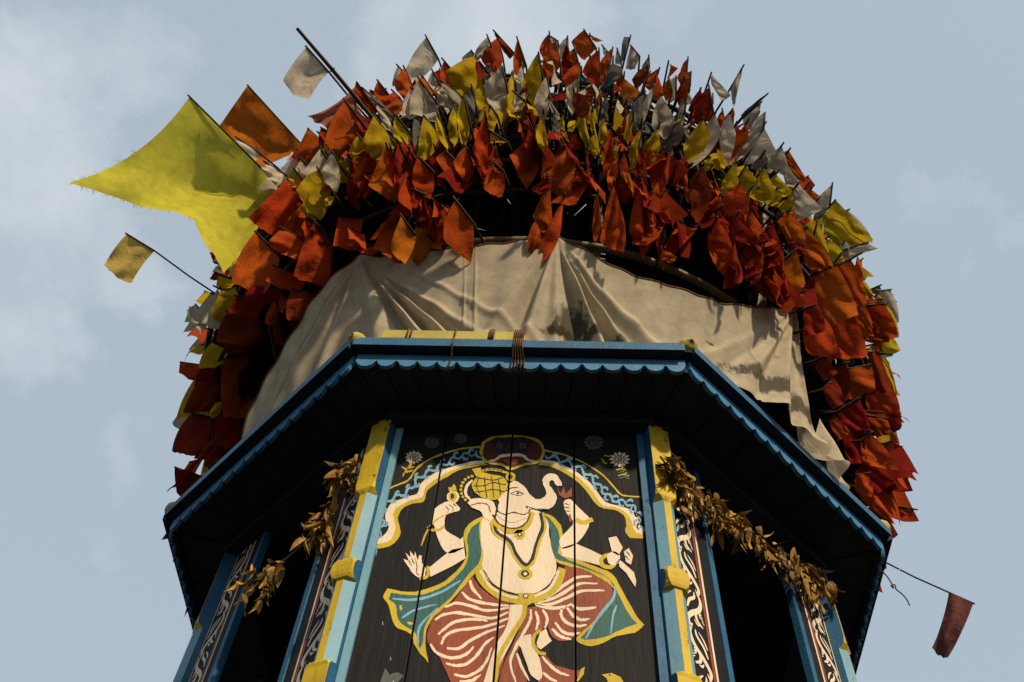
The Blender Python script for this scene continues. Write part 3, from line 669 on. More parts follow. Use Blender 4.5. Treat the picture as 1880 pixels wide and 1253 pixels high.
FOLDS = [(peakM, peakM+.5, .022, .8), (peakM, peakM+5.5, -.045, .9), (peakM, peakM+8, .06, .9), (peakM, peakM+11, -.04, .9), (peakM, peakM+13.5, .035, .8), (peakM, peakM+17, -.02, 1.2), (peakM, peakM+22, .02, 1.4), (peakM, peakM-6.5, -.04, 1.0), (peakM, peakM-4, .035, .8), (peakM, peakM-11, .018, 1.0),
         (peakL, peakL+11, -.06, .9), (peakL, peakL+13, .045, .8), (peakL, peakL+15.5, -.045, .8), (peakL, peakL+17.5, .035, .7), (peakL, peakL+20, -.025, .8), (peakL, peakL+23, .018, .9), (peakL, peakL+5, .03, 1.6), (peakL, peakL-8, .03, 1.2), (peakL, peakL-14, -.03, 1.2), (peakL, peakL-22, .025, 1.5), (peakL, peakL-30, -.03, 1.4), (peakL+4, peakL+30, .012, .9),
         (pc, pc+6, .04, .8), (pc+10.5, pc+10, .03, .8), (pc+10.5, pc+12, -.03, .7), (pc, pc-1, -.03, .8), (pc, pc-4, .03, .8), (pc, pc-8, -.028, 1.0), (pc, pc-12, .022, 1.0), (pc, pc-18, -.016, 1.3), (pc, pc-26, .012, 1.6), (pc+1, pc+7, -.04, 1.2), (pc, pc+9, .03, 1.),
         (peakM-11.6, peakM-11.2, .010, .22), (peakM-13.2, peakM-12.8, .008, .18), (peakM+31, peakM+31.5, .008, .18)]
NA, NZ = 760, 60
mb = MB(); a0, a1 = azs[0]-6, pc+20
vs = []
for i in range(NA+1):
    az = a0+(a1-a0)*i/NA; zt = float(np.interp(az, azs, zts))
    for j in range(NZ+1):
        s = j/NZ; wq_ = min(1, max(0, (az-(pc-26))/24)); wq_ = wq_*wq_*(3-2*wq_)*min(1, max(0, (pc+19-az)/5)); z = zt+(CB_Z-.02+.035*wq_-zt)*s; r = cr(z)+.17*s*wq_
        for ap, ab, am, wd in FOLDS:
            c = ap+(ab-ap)*s; wq = wd*(.35+1.1*s); r += 1.25*am*min(1, .3+1.4*s)*math.exp(-((az-c)/wq)**2)
        r -= min(.03, max(0, az-(pc+.6+4.5*s))*.012)
        r += .012*math.sin(az*.35+2*s)+.006*math.sin(az*1.3+5*s)
        r -= .05*math.exp(-((az-(peakM+28))/12)**2)*math.sin(math.pi*s)
        q = R(az); vs.append((AX[0]+r*math.cos(q), AX[1]+r*math.sin(q), z))
mb.add(vs, [(i*(NZ+1)+j, (i+1)*(NZ+1)+j, (i+1)*(NZ+1)+j+1, i*(NZ+1)+j+1) for i in range(NA) for j in range(NZ)])
def drape_mat():
    m = cloth_mat('cream_drape', (.64, .55, .395), .36, (.42, .34, .22), .64, 0, 0)
    t = m.node_tree; n = t.nodes; l = t.links
    hs = next(x for x in n if x.type == 'HUE_SAT'); src = hs.inputs['Color'].links[0].from_socket
    c = n.new('ShaderNodeTexCoord'); last = src
    # mould and soot marks with ragged edges: centre, radii, threshold
    for (px, py, rx, rz) in [(1050, 596, .13, .20), (1022, 604, .10, .06), (1080, 612, .30, .05), (866, 545, .03, .10), (1420, 745, .5, .12), (1300, 640, .05, .02), (868, 490, .05, .06)]:
        az_ = None
        d = ray(px, py); r = 2.2
        A_ = d[0]**2+d[1]**2; B_ = -AX[0]*d[0]-AX[1]*d[1]; C_ = AX@AX-r*r; t_ = (-B_-math.sqrt(max(0, B_*B_-A_*C_)))/A_; q = d*t_+EYE
        sub = n.new('ShaderNodeVectorMath'); sub.operation = 'SUBTRACT'; sub.inputs[1].default_value = tuple(q)
        l.new(c.outputs['Object'], sub.inputs[0])
        dv = n.new('ShaderNodeVectorMath'); dv.operation = 'DIVIDE'; dv.inputs[1].default_value = (rx, rx*1.4, rz); l.new(sub.outputs[0], dv.inputs[0])
        ln = n.new('ShaderNodeVectorMath'); ln.operation = 'LENGTH'; l.new(dv.outputs[0], ln.inputs[0])
        no = n.new('ShaderNodeTexNoise'); no.inputs['Scale'].default_value = 16; no.inputs['Detail'].default_value = 9; no.inputs['Roughness'].default_value = .72
        mp_ = n.new('ShaderNodeMapping'); mp_.inputs['Scale'].default_value = (1.6, 1.6, .7); l.new(c.outputs['Object'], mp_.inputs[0]); l.new(mp_.outputs[0], no.inputs[0])
        sm_ = n.new('ShaderNodeMath'); sm_.operation = 'MULTIPLY_ADD'; sm_.inputs[1].default_value = -.55; l.new(ln.outputs['Value'], sm_.inputs[0]); l.new(no.outputs[0], sm_.inputs[2])
        rp = n.new('ShaderNodeValToRGB'); rp.color_ramp.elements[0].position = .02; rp.color_ramp.elements[1].position = .20; l.new(sm_.outputs[0], rp.inputs[0])
        mx = n.new('ShaderNodeMixRGB'); mx.inputs[2].default_value = (.05, .045, .03, 1); fm = n.new('ShaderNodeMath'); fm.operation = 'MULTIPLY'; fm.inputs[1].default_value = .85
        l.new(rp.outputs[0], fm.inputs[0]); l.new(fm.outputs[0], mx.inputs[0]); l.new(last, mx.inputs[1]); last = mx.outputs[0]
    for x in n:
        if x.type == 'BUMP' and x.inputs['Distance'].default_value > .02: x.inputs['Strength'].default_value = .07
    l.new(last, hs.inputs['Color']); return m
M['drape'] = drape_mat()
dr = mb.build('drape', M['drape'], None, True)
dr['label'] = 'cream cloth hung in folds round the dome neck, mould-stained, above the blue eave'; dr['category'] = 'cloth'
# rope that holds the cloth's upper hem
mb = MB(); pts = []
for i in range(NA+1):
    if a0+(a1-a0)*i/NA < pc+1: p = np.array(vs[i*(NZ+1)]); pts.append(p+np.array([0, 0, .004]))
mb.tube(pts[::3], .007, 5); hr = mb.build('hem_cord', M['rope'], dr, True)

# ================================================================== flags
FL = []                                # colour, a, b, c, d in photo pixels, extra
def crop(x0, y0, s, txt):
    for ln in txt.strip().splitlines():
        ln = ln.split('#')[0].split()
        if not ln: continue
        v = [float(x) for x in ln[1:9]]
        FL.append((ln[0], [(x0+v[i]/s, y0+v[i+1]/s) for i in (0, 2, 4, 6)], ln[9:]))
Z6 = 6.2667
# hoist outer end, hoist inner end, fly inner corner, fly outer corner
crop(660, 60, Z6, """
w 765 80 890 310 650 555 545 430 st
o 720 510 850 700 690 690 610 650 st600,250
w 440 395 480 440 395 610 380 590
r 515 425 605 630 530 790 405 600
r 215 570 340 730 270 830 170 690
r 390 690 460 760 300 830 280 800
o 470 770 505 870 420 960 310 855
w 590 650 650 690 600 980 500 920
w 700 570 890 830 900 1005 595 940
w 845 460 920 600 870 680 790 590
r 975 340 1050 430 1030 620 930 520
w 1470 65 1500 140 1340 340 1320 270
w 1280 210 1320 270 1200 350 1185 290
m 1380 340 1480 470 1370 540 1340 350
m 1560 0 1775 240 1720 290 1600 90
r 1590 80 1640 290 1550 490 1405 280
y 1330 290 1350 590 1210 750 1005 470
w 1635 415 1700 700 1630 970 1445 625
k 1540 470 1545 560 1460 600 1450 510
w 980 600 1080 800 1060 880 900 820
w 960 580 1190 760 1150 920 985 690
k 1290 630 1340 880 1270 1060 1215 760
k 640 990 740 1010 700 1400 650 1380
k 50 655 410 960 400 1000 190 830
w 205 840 330 980 400 1190 220 930
m 60 700 200 870 150 960 -40 800
y 1420 470 1445 680 1480 980 1325 770
y 1760 500 1775 830 1625 1120 1690 780
y 1200 760 1265 1050 1215 1315 1140 1110
y 1090 880 1135 1100 1085 1290 1030 1060
y 905 960 1000 1250 1000 1330 880 1010
y 750 1005 905 1220 830 1478 695 1390
y 430 985 600 1200 680 1440 415 1190
y 175 995 390 1300 255 1450 45 1290
y 1510 870 1580 960 1530 1150 1480 1000
y 1520 1150 1690 1262 1610 1260 1520 1265
r 1440 970 1512 1340 1440 1665 1325 1320
r 130 670 180 690 150 760 110 690
""")
crop(660, 240, Z6, """
r 510 150 665 385 630 700 465 370
r 690 340 830 480 800 760 625 590
m 880 260 900 470 970 655 790 430
r 985 245 1110 370 1080 550 895 330
r 1220 210 1310 330 1240 580 1100 360
m 1560 190 1640 400 1600 500 1530 400
r 1560 400 1640 480 1630 735 1450 660
m 450 180 480 420 480 640 420 420
m 640 700 780 760 760 900 600 860
""")
crop(600, 350, 3.133, """
r 200 330 290 310 280 360 190 348
r 380 155 430 230 430 415 285 325
o 430 165 505 270 440 411 378 295
o 520 220 595 290 530 425 488 380
o 590 100 645 200 645 337 522 268
r 670 120 705 200 680 300 645 280
r 745 80 830 190 825 388 683 270
r 1195 190 1240 250 1210 350 1160 340
r 1280 0 1290 160 1250 232 1190 155
r 1355 70 1345 180 1250 392 1262 250
r 1650 0 1690 130 1705 338 1585 285
r 1805 0 1818 190 1812 305 1745 235
r 1850 90 1880 160 1820 370 1815 200
""")
crop(1150, 350, 3.133, """
r 190 240 205 330 208 440 172 300
o 205 340 285 380 260 415 205 395
""")
crop(940, 240, Z6, """
r 275 50 300 400 165 630 0 295
m 550 180 645 200 530 380 500 340
r 610 250 715 400 650 790 390 515
m 400 560 450 640 340 720 240 670
y 360 -160 405 130 395 255 285 70
y 590 -170 610 0 645 130 530 0
y 835 -260 855 0 875 200 760 -30
y 940 60 1005 230 955 300 880 150
y 930 -195 960 0 1000 200 905 -30
y 1055 -130 1095 30 1070 190 1005 110
y 1045 230 1055 300 1040 385 1015 310
r 1140 30 1150 180 1085 510 1065 290
r 870 240 885 420 895 590 862 350
y 1180 170 1230 200 1190 320 1145 230
r 1220 280 1200 500 1130 660 1110 480
o 1250 480 1340 500 1390 700 1320 600
m 1290 300 1395 650 1330 820 1190 700
y 1490 0 1440 200 1370 470 1360 220
y 1385 -278 1388 -120 1340 130 1295 60
m 1510 200 1550 600 1500 700 1420 500
y 1670 10 1700 200 1545 460 1515 220
r 1740 250 1770 500 1700 770 1600 480
r 1845 220 1800 380 1740 700 1760 450
r 1580 880 1655 1020 1610 1120 1570 1000
r 985 750 1000 900 960 1250 950 1000
""")
crop(940, 50, Z6, """
r 830 50 955 240 830 365 695 170
o 900 90 1045 160 960 165 920 140
r 65 165 155 440 70 580 25 340
w 450 115 520 160 440 250 440 130
r 425 90 440 250 350 340 320 260
w 635 130 640 330 580 420 545 240
m 630 200 690 450 560 560 610 250
r 500 190 550 440 425 580 355 290
w 118 455 135 610 140 850 48 640
w 40 770 140 850 90 960 10 930
r 720 250 760 420 700 440 660 300
r 770 430 790 570 640 690 595 580
t 800 530 860 600 840 640 790 600
m 720 760 860 800 880 1060 720 960
r 995 290 1000 560 960 690 820 520
w 1050 230 1100 290 1060 330 1045 260
r 1150 265 1100 560 1040 690 1010 420
k 1355 130 1290 380 1255 370 1290 125
w 1370 230 1460 340 1410 480 1310 470
w 1210 260 1255 400 1230 480 1185 400
k 1160 420 1255 480 1170 650 1080 620
t 1130 570 1165 690 1100 730 1055 670
r 1255 490 1270 640 1230 690 1195 620
o 1290 600 1460 740 1400 835 1245 790
k 1570 345 1575 460 1500 530 1500 450
m 1560 450 1550 560 1430 700 1390 600
r 1690 480 1640 640 1580 720 1480 620
k 1570 560 1500 720 1440 850 1480 760
k 1080 800 1110 900 1000 1150 1030 1000
r 905 670 950 760 900 880 860 780
r 1010 760 1025 850 960 920 955 880
w 760 600 740 870 690 1010 630 720
w 860 750 840 860 790 980 770 910
y 300 320 350 640 250 912 128 640
w 400 590 430 860 350 1080 260 890
w 430 830 540 1000 535 1062 425 880
k 490 1000 525 1060 540 1250 470 1060
w 1630 690 1600 850 1510 1110 1510 880
k 1520 790 1480 1100 1340 1240 1390 900
""")
crop(1180, 110, Z6, """
r 295 45 400 100 280 220 330 90
o 300 230 335 360 270 480 240 320
w 380 205 380 440 290 500 300 250
r 515 0 500 160 400 200 440 130
r 550 150 540 300 510 390 400 215 st580,75
m 470 240 515 420 420 520 375 400
w 530 380 580 490 490 520 480 430
w 500 440 480 600 440 760 385 660
m 660 350 690 430 560 590 530 580
w 795 175 1000 400 900 457 800 290 st830,85;700,340
w 1150 95 1015 330 1050 560 1090 340 st
m 755 345 810 660 620 720 530 690
o 690 410 720 520 640 610 540 580
r 805 395 805 500 770 570 770 520
w 560 730 530 790 520 880 470 780
w 215 430 360 680 250 900 120 760
k 380 680 490 890 230 1060 200 960
w 1350 505 1160 665 1180 745 1310 640 st1410,420
k 1410 415 1150 655 1145 640 1370 440
w 1310 640 1350 600 1240 800 1180 760
r 1190 745 1220 840 1190 880 1125 830
w 1390 640 1375 800 1130 1130 1230 850
w 1380 800 1510 1050 1160 1200 1250 930
k 1390 1080 1440 1180 1300 1260 1250 1230
r 1060 790 1195 890 1000 1170 970 1050
w 1340 690 1300 900 1000 1180 1100 1000
r 915 595 945 760 880 880 850 710
m 880 780 890 900 970 1160 870 960
w 1000 660 1060 860 975 1140 890 880
w 820 660 880 830 560 1215 730 800
y 680 720 758 880 540 1170 485 970
w 1595 1015 1645 1150 1640 1330 1420 1200
r 1690 1070 1870 1360 1800 1380 1630 1080
""")
crop(1180, 290, Z6, """
w 1670 50 1815 335 1700 345 1650 300
y 1540 210 1705 380 1600 440 1490 270
y 1400 140 1525 400 1430 530 1350 220
y 1200 130 1445 420 1370 500 1115 300
y 1740 400 1795 560 1660 660 1570 560
y 1530 390 1600 450 1540 560 1450 530
r 1110 330 1205 520 1040 800 930 520
y 770 10 830 100 720 150 690 60
y 1070 90 1092 290 980 440 900 400
y 920 250 990 310 910 370 905 340
r 1230 390 1220 560 1170 700 1150 480
m 1290 430 1330 640 1290 760 1220 590
r 1250 640 1375 830 1350 1080 1190 880
o 790 150 885 370 870 440 830 250
m 690 130 780 430 620 710 560 280
r 720 160 760 270 830 400 740 290
r 885 440 912 560 740 612 760 560
r 860 740 970 900 1060 1250 770 1000
m 1060 860 1085 1100 1000 1250 950 1000
r 1340 930 1370 1100 1330 1350 1130 1180
r 70 570 150 720 110 830 70 680
r 500 100 515 300 520 485 485 220
r 380 130 408 300 400 380 370 200
""")
crop(1150, 350, 3.133, """
m 640 150 725 250 640 330 570 220
r 540 130 585 240 562 462 478 310
m 610 250 645 420 662 522 560 545
r 740 290 778 430 742 522 650 462
r 885 350 892 500 862 628 742 540
m 830 180 880 300 870 420 790 330
""")
crop(1400, 320, 4.82, """
w 610 110 590 280 570 310 480 230
k 480 250 570 310 450 400 470 340
r 430 140 495 190 460 230 405 170
r 400 95 412 110 390 150 370 120
w 320 110 510 300 320 385 285 150
w 770 340 750 350 930 570 975 605
w 900 620 690 690 740 755 990 660
y 655 265 500 440 720 685 940 570 big
y 400 370 470 570 430 578 320 400
y 490 440 450 590 530 692 577 680
y 570 590 560 740 610 800 692 690
y 690 715 630 800 680 790 722 770
r 840 740 820 850 860 930 892 930
w 870 770 820 820 840 865 872 830
r 230 350 350 470 250 620 140 420
o 180 390 350 490 362 612 250 560
m 330 610 230 640 300 720 375 700
o 390 520 380 780 480 850 605 810
r 170 690 0 790 130 1107 170 900
o 290 700 150 820 230 1112 362 960
r 350 1050 220 1110 270 1172 367 1160
r 780 785 650 850 790 1150 908 1125
y 890 950 870 1000 910 1110 978 1100
k 1030 995 950 1030 990 1060 1045 1050
w 1130 1045 1055 1055 1140 1300 1195 1290
y 1050 1065 1000 1100 1120 1300 1145 1270
o 641 838 425 945 517 1297 810 1220
r 1050 1130 900 1150 990 1400 1150 1380
""")
crop(1400, 560, 5.697, """
w 1370 0 1300 10 1405 290 1422 315
y 1300 10 1245 0 1375 310 1415 285
r 1260 20 1060 40 1200 352 1392 322
r 1050 0 940 140 1090 332 1140 240
r 1310 350 1040 342 1150 396 1302 388
y 1340 340 1200 412 1250 515 1422 475
w 1355 520 1250 515 1280 552 1350 536
r 640 170 450 280 500 500 760 480
r 930 120 650 170 700 540 1062 520
w 1330 760 1300 720 1380 935 1402 930
y 1270 540 1205 525 1340 890 1392 900
m 1200 520 1130 530 1150 870 1335 885
m 860 640 690 690 780 970 900 960
r 1120 650 860 700 930 965 1155 880
r 1330 880 1100 940 1150 1142 1412 1092
r 1290 1110 1330 1120 1250 1175 1422 1176
m 1000 1000 800 1130 900 1290 1100 1260
r 1250 1140 1020 1120 1100 1300 1300 1300
""")
crop(1400, 560, 5.697, """
m 560 20 450 60 470 300 640 250
m 640 560 560 600 640 770 770 700
m 700 840 640 900 740 1080 860 1000
r 760 1180 700 1220 800 1400 900 1330
""")
crop(1400, 760, 5.697, """
m 1030 120 880 160 930 490 1075 480
m 1040 0 830 0 900 180 1050 150
r 1290 60 1080 30 1200 235 1322 180
o 1330 190 1340 260 1412 312 1407 235
m 1350 250 1340 400 1430 690 1562 590
r 1130 235 1050 300 1075 512 1382 562
r 1370 640 1300 650 1400 758 1492 747
m 1070 520 980 640 1150 830 1340 720
m 1370 700 1150 780 1200 900 1345 820
r 1090 640 980 660 1000 820 1150 850
r 1180 860 1010 800 1290 1090 1362 1135
r 1560 1000 1330 960 1350 1042 1556 1062 roll
""")
crop(100, 150, 3.133, """
o 1120 62 1405 375 1180 470 975 270 big
w 1060 335 1170 410 1130 465 1045 350 st
w 1215 470 1310 530 1270 590 1200 510
""")
crop(540, 140, 7.833, """
p 870 160 860 470 540 790 190 590 frill
r 910 110 1190 500 1080 580 890 270
m 830 470 1080 660 1000 740 800 560
r 735 420 985 745 770 1075 480 960
r 400 760 530 830 480 960 370 830
m 370 850 500 1000 560 1100 370 1060
r 1130 520 1210 600 1190 655 1120 600
r 830 210 1000 330 1050 420 900 330
""")
crop(460, 240, Z6, """
r 660 10 800 140 700 375 515 340
r 830 0 920 70 830 235 790 120
w 800 225 832 290 740 522 640 450
w 870 290 890 340 850 522 755 510
w 590 350 662 410 640 562 530 450
w 940 280 1005 400 985 680 825 480
w 480 330 556 400 330 655 295 600
w 1160 240 1110 300 1090 345 1050 330
y 1240 80 1345 225 1250 345 1150 260
y 1150 290 1130 440 1130 485 1075 360
y 1060 350 1140 580 1100 595 925 560
y 510 470 625 610 520 660 405 600
y 965 760 920 850 880 855 860 790
y 640 820 795 980 760 1020 582 905
y 780 485 900 650 790 1000 562 680
r 1160 300 1255 360 1180 570 1140 500
m 1140 560 1220 680 1250 900 1110 700
o 1380 200 1505 350 1320 765 1187 580
o 1560 200 1650 420 1650 785 1385 612
r 1610 210 1695 420 1690 670 1572 460
r 410 608 642 800 320 1213 30 985 big
r 590 900 730 1030 600 1270 390 1150
m 740 1060 850 1180 900 1320 690 1180
""")
crop(300, 420, 5.222, """
y 780 240 740 400 650 452 690 300
y 540 450 690 500 640 562 518 552
y 690 570 720 670 640 690 550 640
w 450 640 505 660 480 935 297 852
w 520 600 545 680 552 952 383 882
y 560 600 690 680 600 892 468 832
r 1150 20 1372 150 1300 292 1028 140
m 820 560 1085 580 1060 702 800 680
m 720 660 950 700 880 845 648 802
r 1090 380 1342 482 1280 587 1008 502
r 890 80 1085 280 952 592 688 490
r 1420 20 1602 180 1560 518 1272 440
r 1130 620 1182 680 1140 802 1110 760
r 1060 700 1092 800 1050 915 978 890
m 650 820 1005 840 980 1095 555 1070
m 620 900 1100 900 1050 1085 635 1165
r 700 1080 742 1100 690 1162 655 1140
m 1100 860 1300 880 1250 1100 1080 1080
m 1250 600 1420 640 1380 860 1200 850
""")
crop(300, 640, 4.82, """
y 440 -40 565 20 520 125 333 157
y 280 295 420 330 370 602 143 592
m 375 130 562 120 540 465 298 320
m 320 300 485 330 400 542 196 553
y 470 480 548 480 440 612 408 590
r 560 120 642 80 600 182 538 190
m 560 130 885 60 800 565 560 560
m 260 600 425 640 320 922 104 890
m 430 640 562 600 560 970 440 900
m 540 560 805 520 700 890 480 800
m 400 820 485 830 400 960 289 962
m 430 900 525 940 460 1042 368 1037
m 450 1040 565 1000 480 1160 422 1157
m 500 880 640 860 600 1010 480 1000
""")

GRID = 11
def coons(P, bow, rnd, size, lime=False):
    a, b, c, d = [np.array(p) for p in P]
    pts = np.zeros((GRID, GRID, 2))
    for i in range(GRID):
        for j in range(GRID):
            u, v = i/(GRID-1), j/(GRID-1)
            pts[i, j] = (1-v)*((1-u)*a+u*b)+v*((1-u)*d+u*c)
    cen = (a+b+c+d)/4
    for e, (p, q) in {'ad': (a, d), 'bc': (b, c), 'dc': (d, c)}.items():
        n = np.array([-(q-p)[1], (q-p)[0]]); n = n/(np.linalg.norm(n)+1e-6)
        if n@((p+q)/2-cen) < 0: n = -n
        bo = bow.get(e, rnd.uniform(.0, .11)*np.linalg.norm(q-p))
        for i in range(GRID):
            for j in range(GRID):
                u, v = i/(GRID-1), j/(GRID-1)
                k = {'ad': 4*v*(1-v)*(1-u), 'bc': 4*v*(1-v)*u, 'dc': (4*u*(1-u) if not lime else (u/.66 if u < .66 else (1-u)/.34)**1.25)*v}[e]
                pts[i, j] += n*bo*k
    return pts
def depth_point(px, py, off):
    d = ray(px, py); d = d/np.linalg.norm(d)
    Sx = np.array([1/(DA*off), 1/(DA*off), 1/(DB*off)]); o = (EYE-DC)*Sx; e = d*Sx; le = np.linalg.norm(e); e = e/le
    tm = -o@e; m2 = o@o-tm*tm
    t = tm-math.sqrt(1-m2) if m2 < 1 else tm
    return EYE+d*(t/le)
CN = {'r': 'red', 'o': 'orange', 'm': 'shaded red', 'y': 'yellow', 'g': 'lime yellow', 'w': 'white', 'k': 'grey', 't': 'teal', 'p': 'faded red', 'c': 'pale yellow', 'd': 'dull red'}
info = []
def make_flag(idx, colr, P, ex, stick=True):
    rnd = random.Random(1000+idx)
    P = [np.array(p, float) for p in P]
    cen = sum(P)/4
    if idx < 900: P = [cen+(p-cen)*(1.10 if cen[1] < 230 else 1.17) for p in P]
    off = 1.055+.055*rnd.random()
    C0 = depth_point(*cen, off)
    if cen[0] < 640 and cen[1] > 545 and idx < 900:      # the shaded flank of the dome, round to the left
        dd = C0-EYE; C0 = EYE+dd*(1+.55*min(1, (cen[1]-545)/60)/np.linalg.norm(dd))
    if colr == 'o' and 'big' in ex: C0 = EYE+(C0-EYE)*1.085
    if 'lime' in ex: C0 = EYE+(C0-EYE)*.925
    rad = C0-DC; rad = rad/np.linalg.norm(rad)
    view = EYE-C0; view = view/np.linalg.norm(view)
    hr_ = np.array([rad[0], rad[1], 0]); hr_ = hr_/(np.linalg.norm(hr_)+1e-6)
    tan = np.array([-hr_[1], hr_[0], 0])
    if tan@view < 0: tan = -tan
    vh = np.array([view[0], view[1], 0]); vh = vh/np.linalg.norm(vh)
    nrm = .55*vh+.55*view+rnd.uniform(.1, .4)*tan+np.array([rnd.uniform(-.2, .2), 0, rnd.uniform(-.2, .1)])
    nrm = nrm/np.linalg.norm(nrm)
    bow = {}
    if 'big' in ex: bow = {'ad': 0, 'bc': 0, 'dc': 4}
    if 'frill' in ex: bow = {'ad': -9, 'dc': -6, 'bc': -6}
    if 'lime' in ex: bow = {'ad': -24, 'dc': -60, 'bc': 5}
    if 'bul' in ex: bow = {'ad': 3, 'bc': -3, 'dc': 5}
    g2 = coons(P, bow, rnd, 1, 'lime' in ex)
    n = GRID; V = np.zeros((n, n, 3))
    for i in range(n):
        for j in range(n):
            d = ray(*g2[i, j]); t = ((C0-EYE)@nrm)/(d@nrm); V[i, j] = EYE+d*t
    wid = np.linalg.norm(V[0, 0]-V[-1, 0]); ln = np.linalg.norm(V[0, 0]-V[0, -1]); size = min(.6, .5*(wid+ln))
    # cloth sag and folds: bulge along the normal, folds running from the hoist
    am = size*rnd.uniform(.05, .17)*rnd.choice((-1, 1)); f1 = rnd.uniform(.8, 1.9); p1 = rnd.uniform(0, 6.3); am2 = size*rnd.uniform(.05, .14); f2 = rnd.uniform(1.2, 2.4); curl = size*rnd.uniform(-.22, .22)
    for i in range(n):
        for j in range(n):
            u, v = i/(n-1), j/(n-1)
            dz = am*math.sin(math.pi*u)*math.sin(math.pi*min(1, v*.9+.1)) + am2*math.sin(2*math.pi*(f1*u+.4*v)+p1)*v**.6 + am2*.6*math.sin(2*math.pi*f2*(v+.5*u)+p1)*v + curl*u*u*v*v
            if 'lime' in ex or colr+('big' if 'big' in ex else '') == 'obig':   # folds fan out from the inner hoist corner
                an = math.atan2(v+.02, 1-u+.02); rr_ = math.hypot(v, 1-u)
                dz += .030*math.sin(an*13)*math.exp(-rr_*1.1)*min(1, rr_*5)-.10*math.sin(math.pi*v)*math.sin(math.pi*u)+.05*math.exp(-((v-.10)/.06)**2)*u
            toeye = EYE-V[i, j]; toeye = toeye/np.linalg.norm(toeye)
            V[i, j] = V[i, j] + toeye*dz*.85 + nrm*dz*.3
    for i in range(n):                  # worn, uneven fly ends
        dv_ = V[i, n-1]-V[i, n-2]; V[i, n-1] = V[i, n-1]+dv_*rnd.uniform(-.30, .22)
    a3, b3 = V[0, 0], V[-1, 0]
    hd = b3-a3; hl = np.linalg.norm(hd); hd = hd/(hl+1e-6)
    inward = -rad
    ddir = hd*.3+inward*.8; ddir = ddir/np.linalg.norm(ddir)
    Sx = np.array([1/DA, 1/DA, 1/DB]); end = b3
    for s_ in np.arange(.05, .36, .05):
        end = b3+ddir*s_
        if np.linalg.norm((end-DC)*Sx) < .985: break
    base = end
    adj = ('large ' if size > .36 else 'small ' if size < .17 else '')
    name = 'flag'
    root = thing(name, '', 'flag', tuple(base), 'flags stuck into the twig dome')
    me = bpy.data.meshes.new('cloth')
    me.from_pydata([tuple(p-base) for p in V.reshape(-1, 3)], [], [(i*n+j, (i+1)*n+j, (i+1)*n+j+1, i*n+j+1) for i in range(n-1) for j in range(n-1)])
    me.polygons.foreach_set('use_smooth', [True]*len(me.polygons)); me.materials.append(F[colr]); me.update()
    o = bpy.data.objects.new('cloth', me); COL.objects.link(o); o.parent = root
    mb = MB(); tip = a3-hd*rnd.uniform(.0, .03)
    k = next((e for e in ex if e.startswith('st') and len(e) > 2), None)
    if hd@inward > .35: pts = [tip, a3, b3, end]
    else:
        e2 = a3; dd2 = inward*.92+hd*.25; dd2 = dd2/np.linalg.norm(dd2)
        for s_ in np.arange(.05, .46, .05):
            e2 = a3+dd2*s_
            if np.linalg.norm((e2-DC)*Sx) < .985: break
        pts = [a3-dd2*rnd.uniform(.01, .05), a3, e2]
    if stick is True: mb.tube([p-base for p in pts], .0062, 5, r1=.009)
    so_ = mb.build('stick', M['pole'], root, True)
    info.append((root, colr, cen, size, adj))
    return V, nrm, base, root, C0
FLX = sorted(range(len(FL)), key=lambda i: 0)
for i, (c_, P, ex) in enumerate(FL):
    make_flag(i, c_, P, ex)
print('flags', len(FL))

# the great lime-yellow flag, the long-poled flags and the bare pole at the edges
def frayed(V, root, base, edges_, colr, ln=.03, dens=9, nm='fringe'):
    mb = MB(); rnd = random.Random(5); n = GRID
    for ed in edges_:
        for a, b, q in ed:
            for k in range(dens):
                t = rnd.random(); p = a+(b-a)*t; o = (p-q); o = o/(np.linalg.norm(o)+1e-6)
                o = o+np.array([rnd.uniform(-.6, .6) for _ in range(3)]); l_ = ln*rnd.uniform(.3, 1)
                w_ = (b-a)/(np.linalg.norm(b-a)+1e-6)*.0022
                mb.add([p-base-w_, p-base+w_, p-base+o*l_], [(0, 1, 2)])
    o = mb.build(nm, F[colr], root); o['kind'] = 'stuff'; return o
V, nrm, base, root, C0 = make_flag(900, 'g', [(348, 178), (517, 346), (410, 503), (128, 337)], ['lime'])
root['label'] = 'huge lime yellow square flag billowing at the upper left of the dome'; root['special'] = 1
n = GRID
ed1 = [(V[i, n-1], V[i+1, n-1], V[i, n-2]) for i in range(n-1)]; ed2 = [(V[0, j], V[0, j+1], V[1, j]) for j in range(n//2, n-1)]; ed3 = [(V[n-1, j], V[n-1, j+1], V[n-2, j]) for j in range(n-1)]
frayed(V, root, base, [ed1, ed2, ed3], 'g', .040, 9)
def pole_flag(idx, colr, P, p_in, label, wid=.009, extra=()):
    """flag on a long pole: the pole goes on from the hoist to the pixel p_in, where it enters the dome"""
    V, nrm, base, root, C0 = make_flag(idx, colr, P, list(extra), stick=False)
    a3, b3 = V[0, 0], V[-1, 0]
    d = ray(*p_in); t = ((C0-EYE)@nrm)/(d@nrm); e3 = EYE+d*t
    rad = DC-e3; rad = rad/np.linalg.norm(rad); e4 = e3+rad*.25+(e3-b3)/np.linalg.norm(e3-b3)*.3
    st = [c for c in root.children if c.name.startswith('stick')][0]
    mb = MB(); mb.tube([p-base for p in (a3+(a3-b3)*.06, b3, (b3+e3)/2+np.array([0, 0, -.012]), e3, e4)], wid, 6)
    me = mb.mesh('stick', True); me.materials.append(M['pole']); st.data = me
    root['label'] = label; root['special'] = 1
    return root
pole_flag(901, 'w', [(563, 87), (604, 133), (566, 186), (518, 150)], (690, 235), 'cream white flag on a long pole against the sky above the dome left side', extra=['bul'])
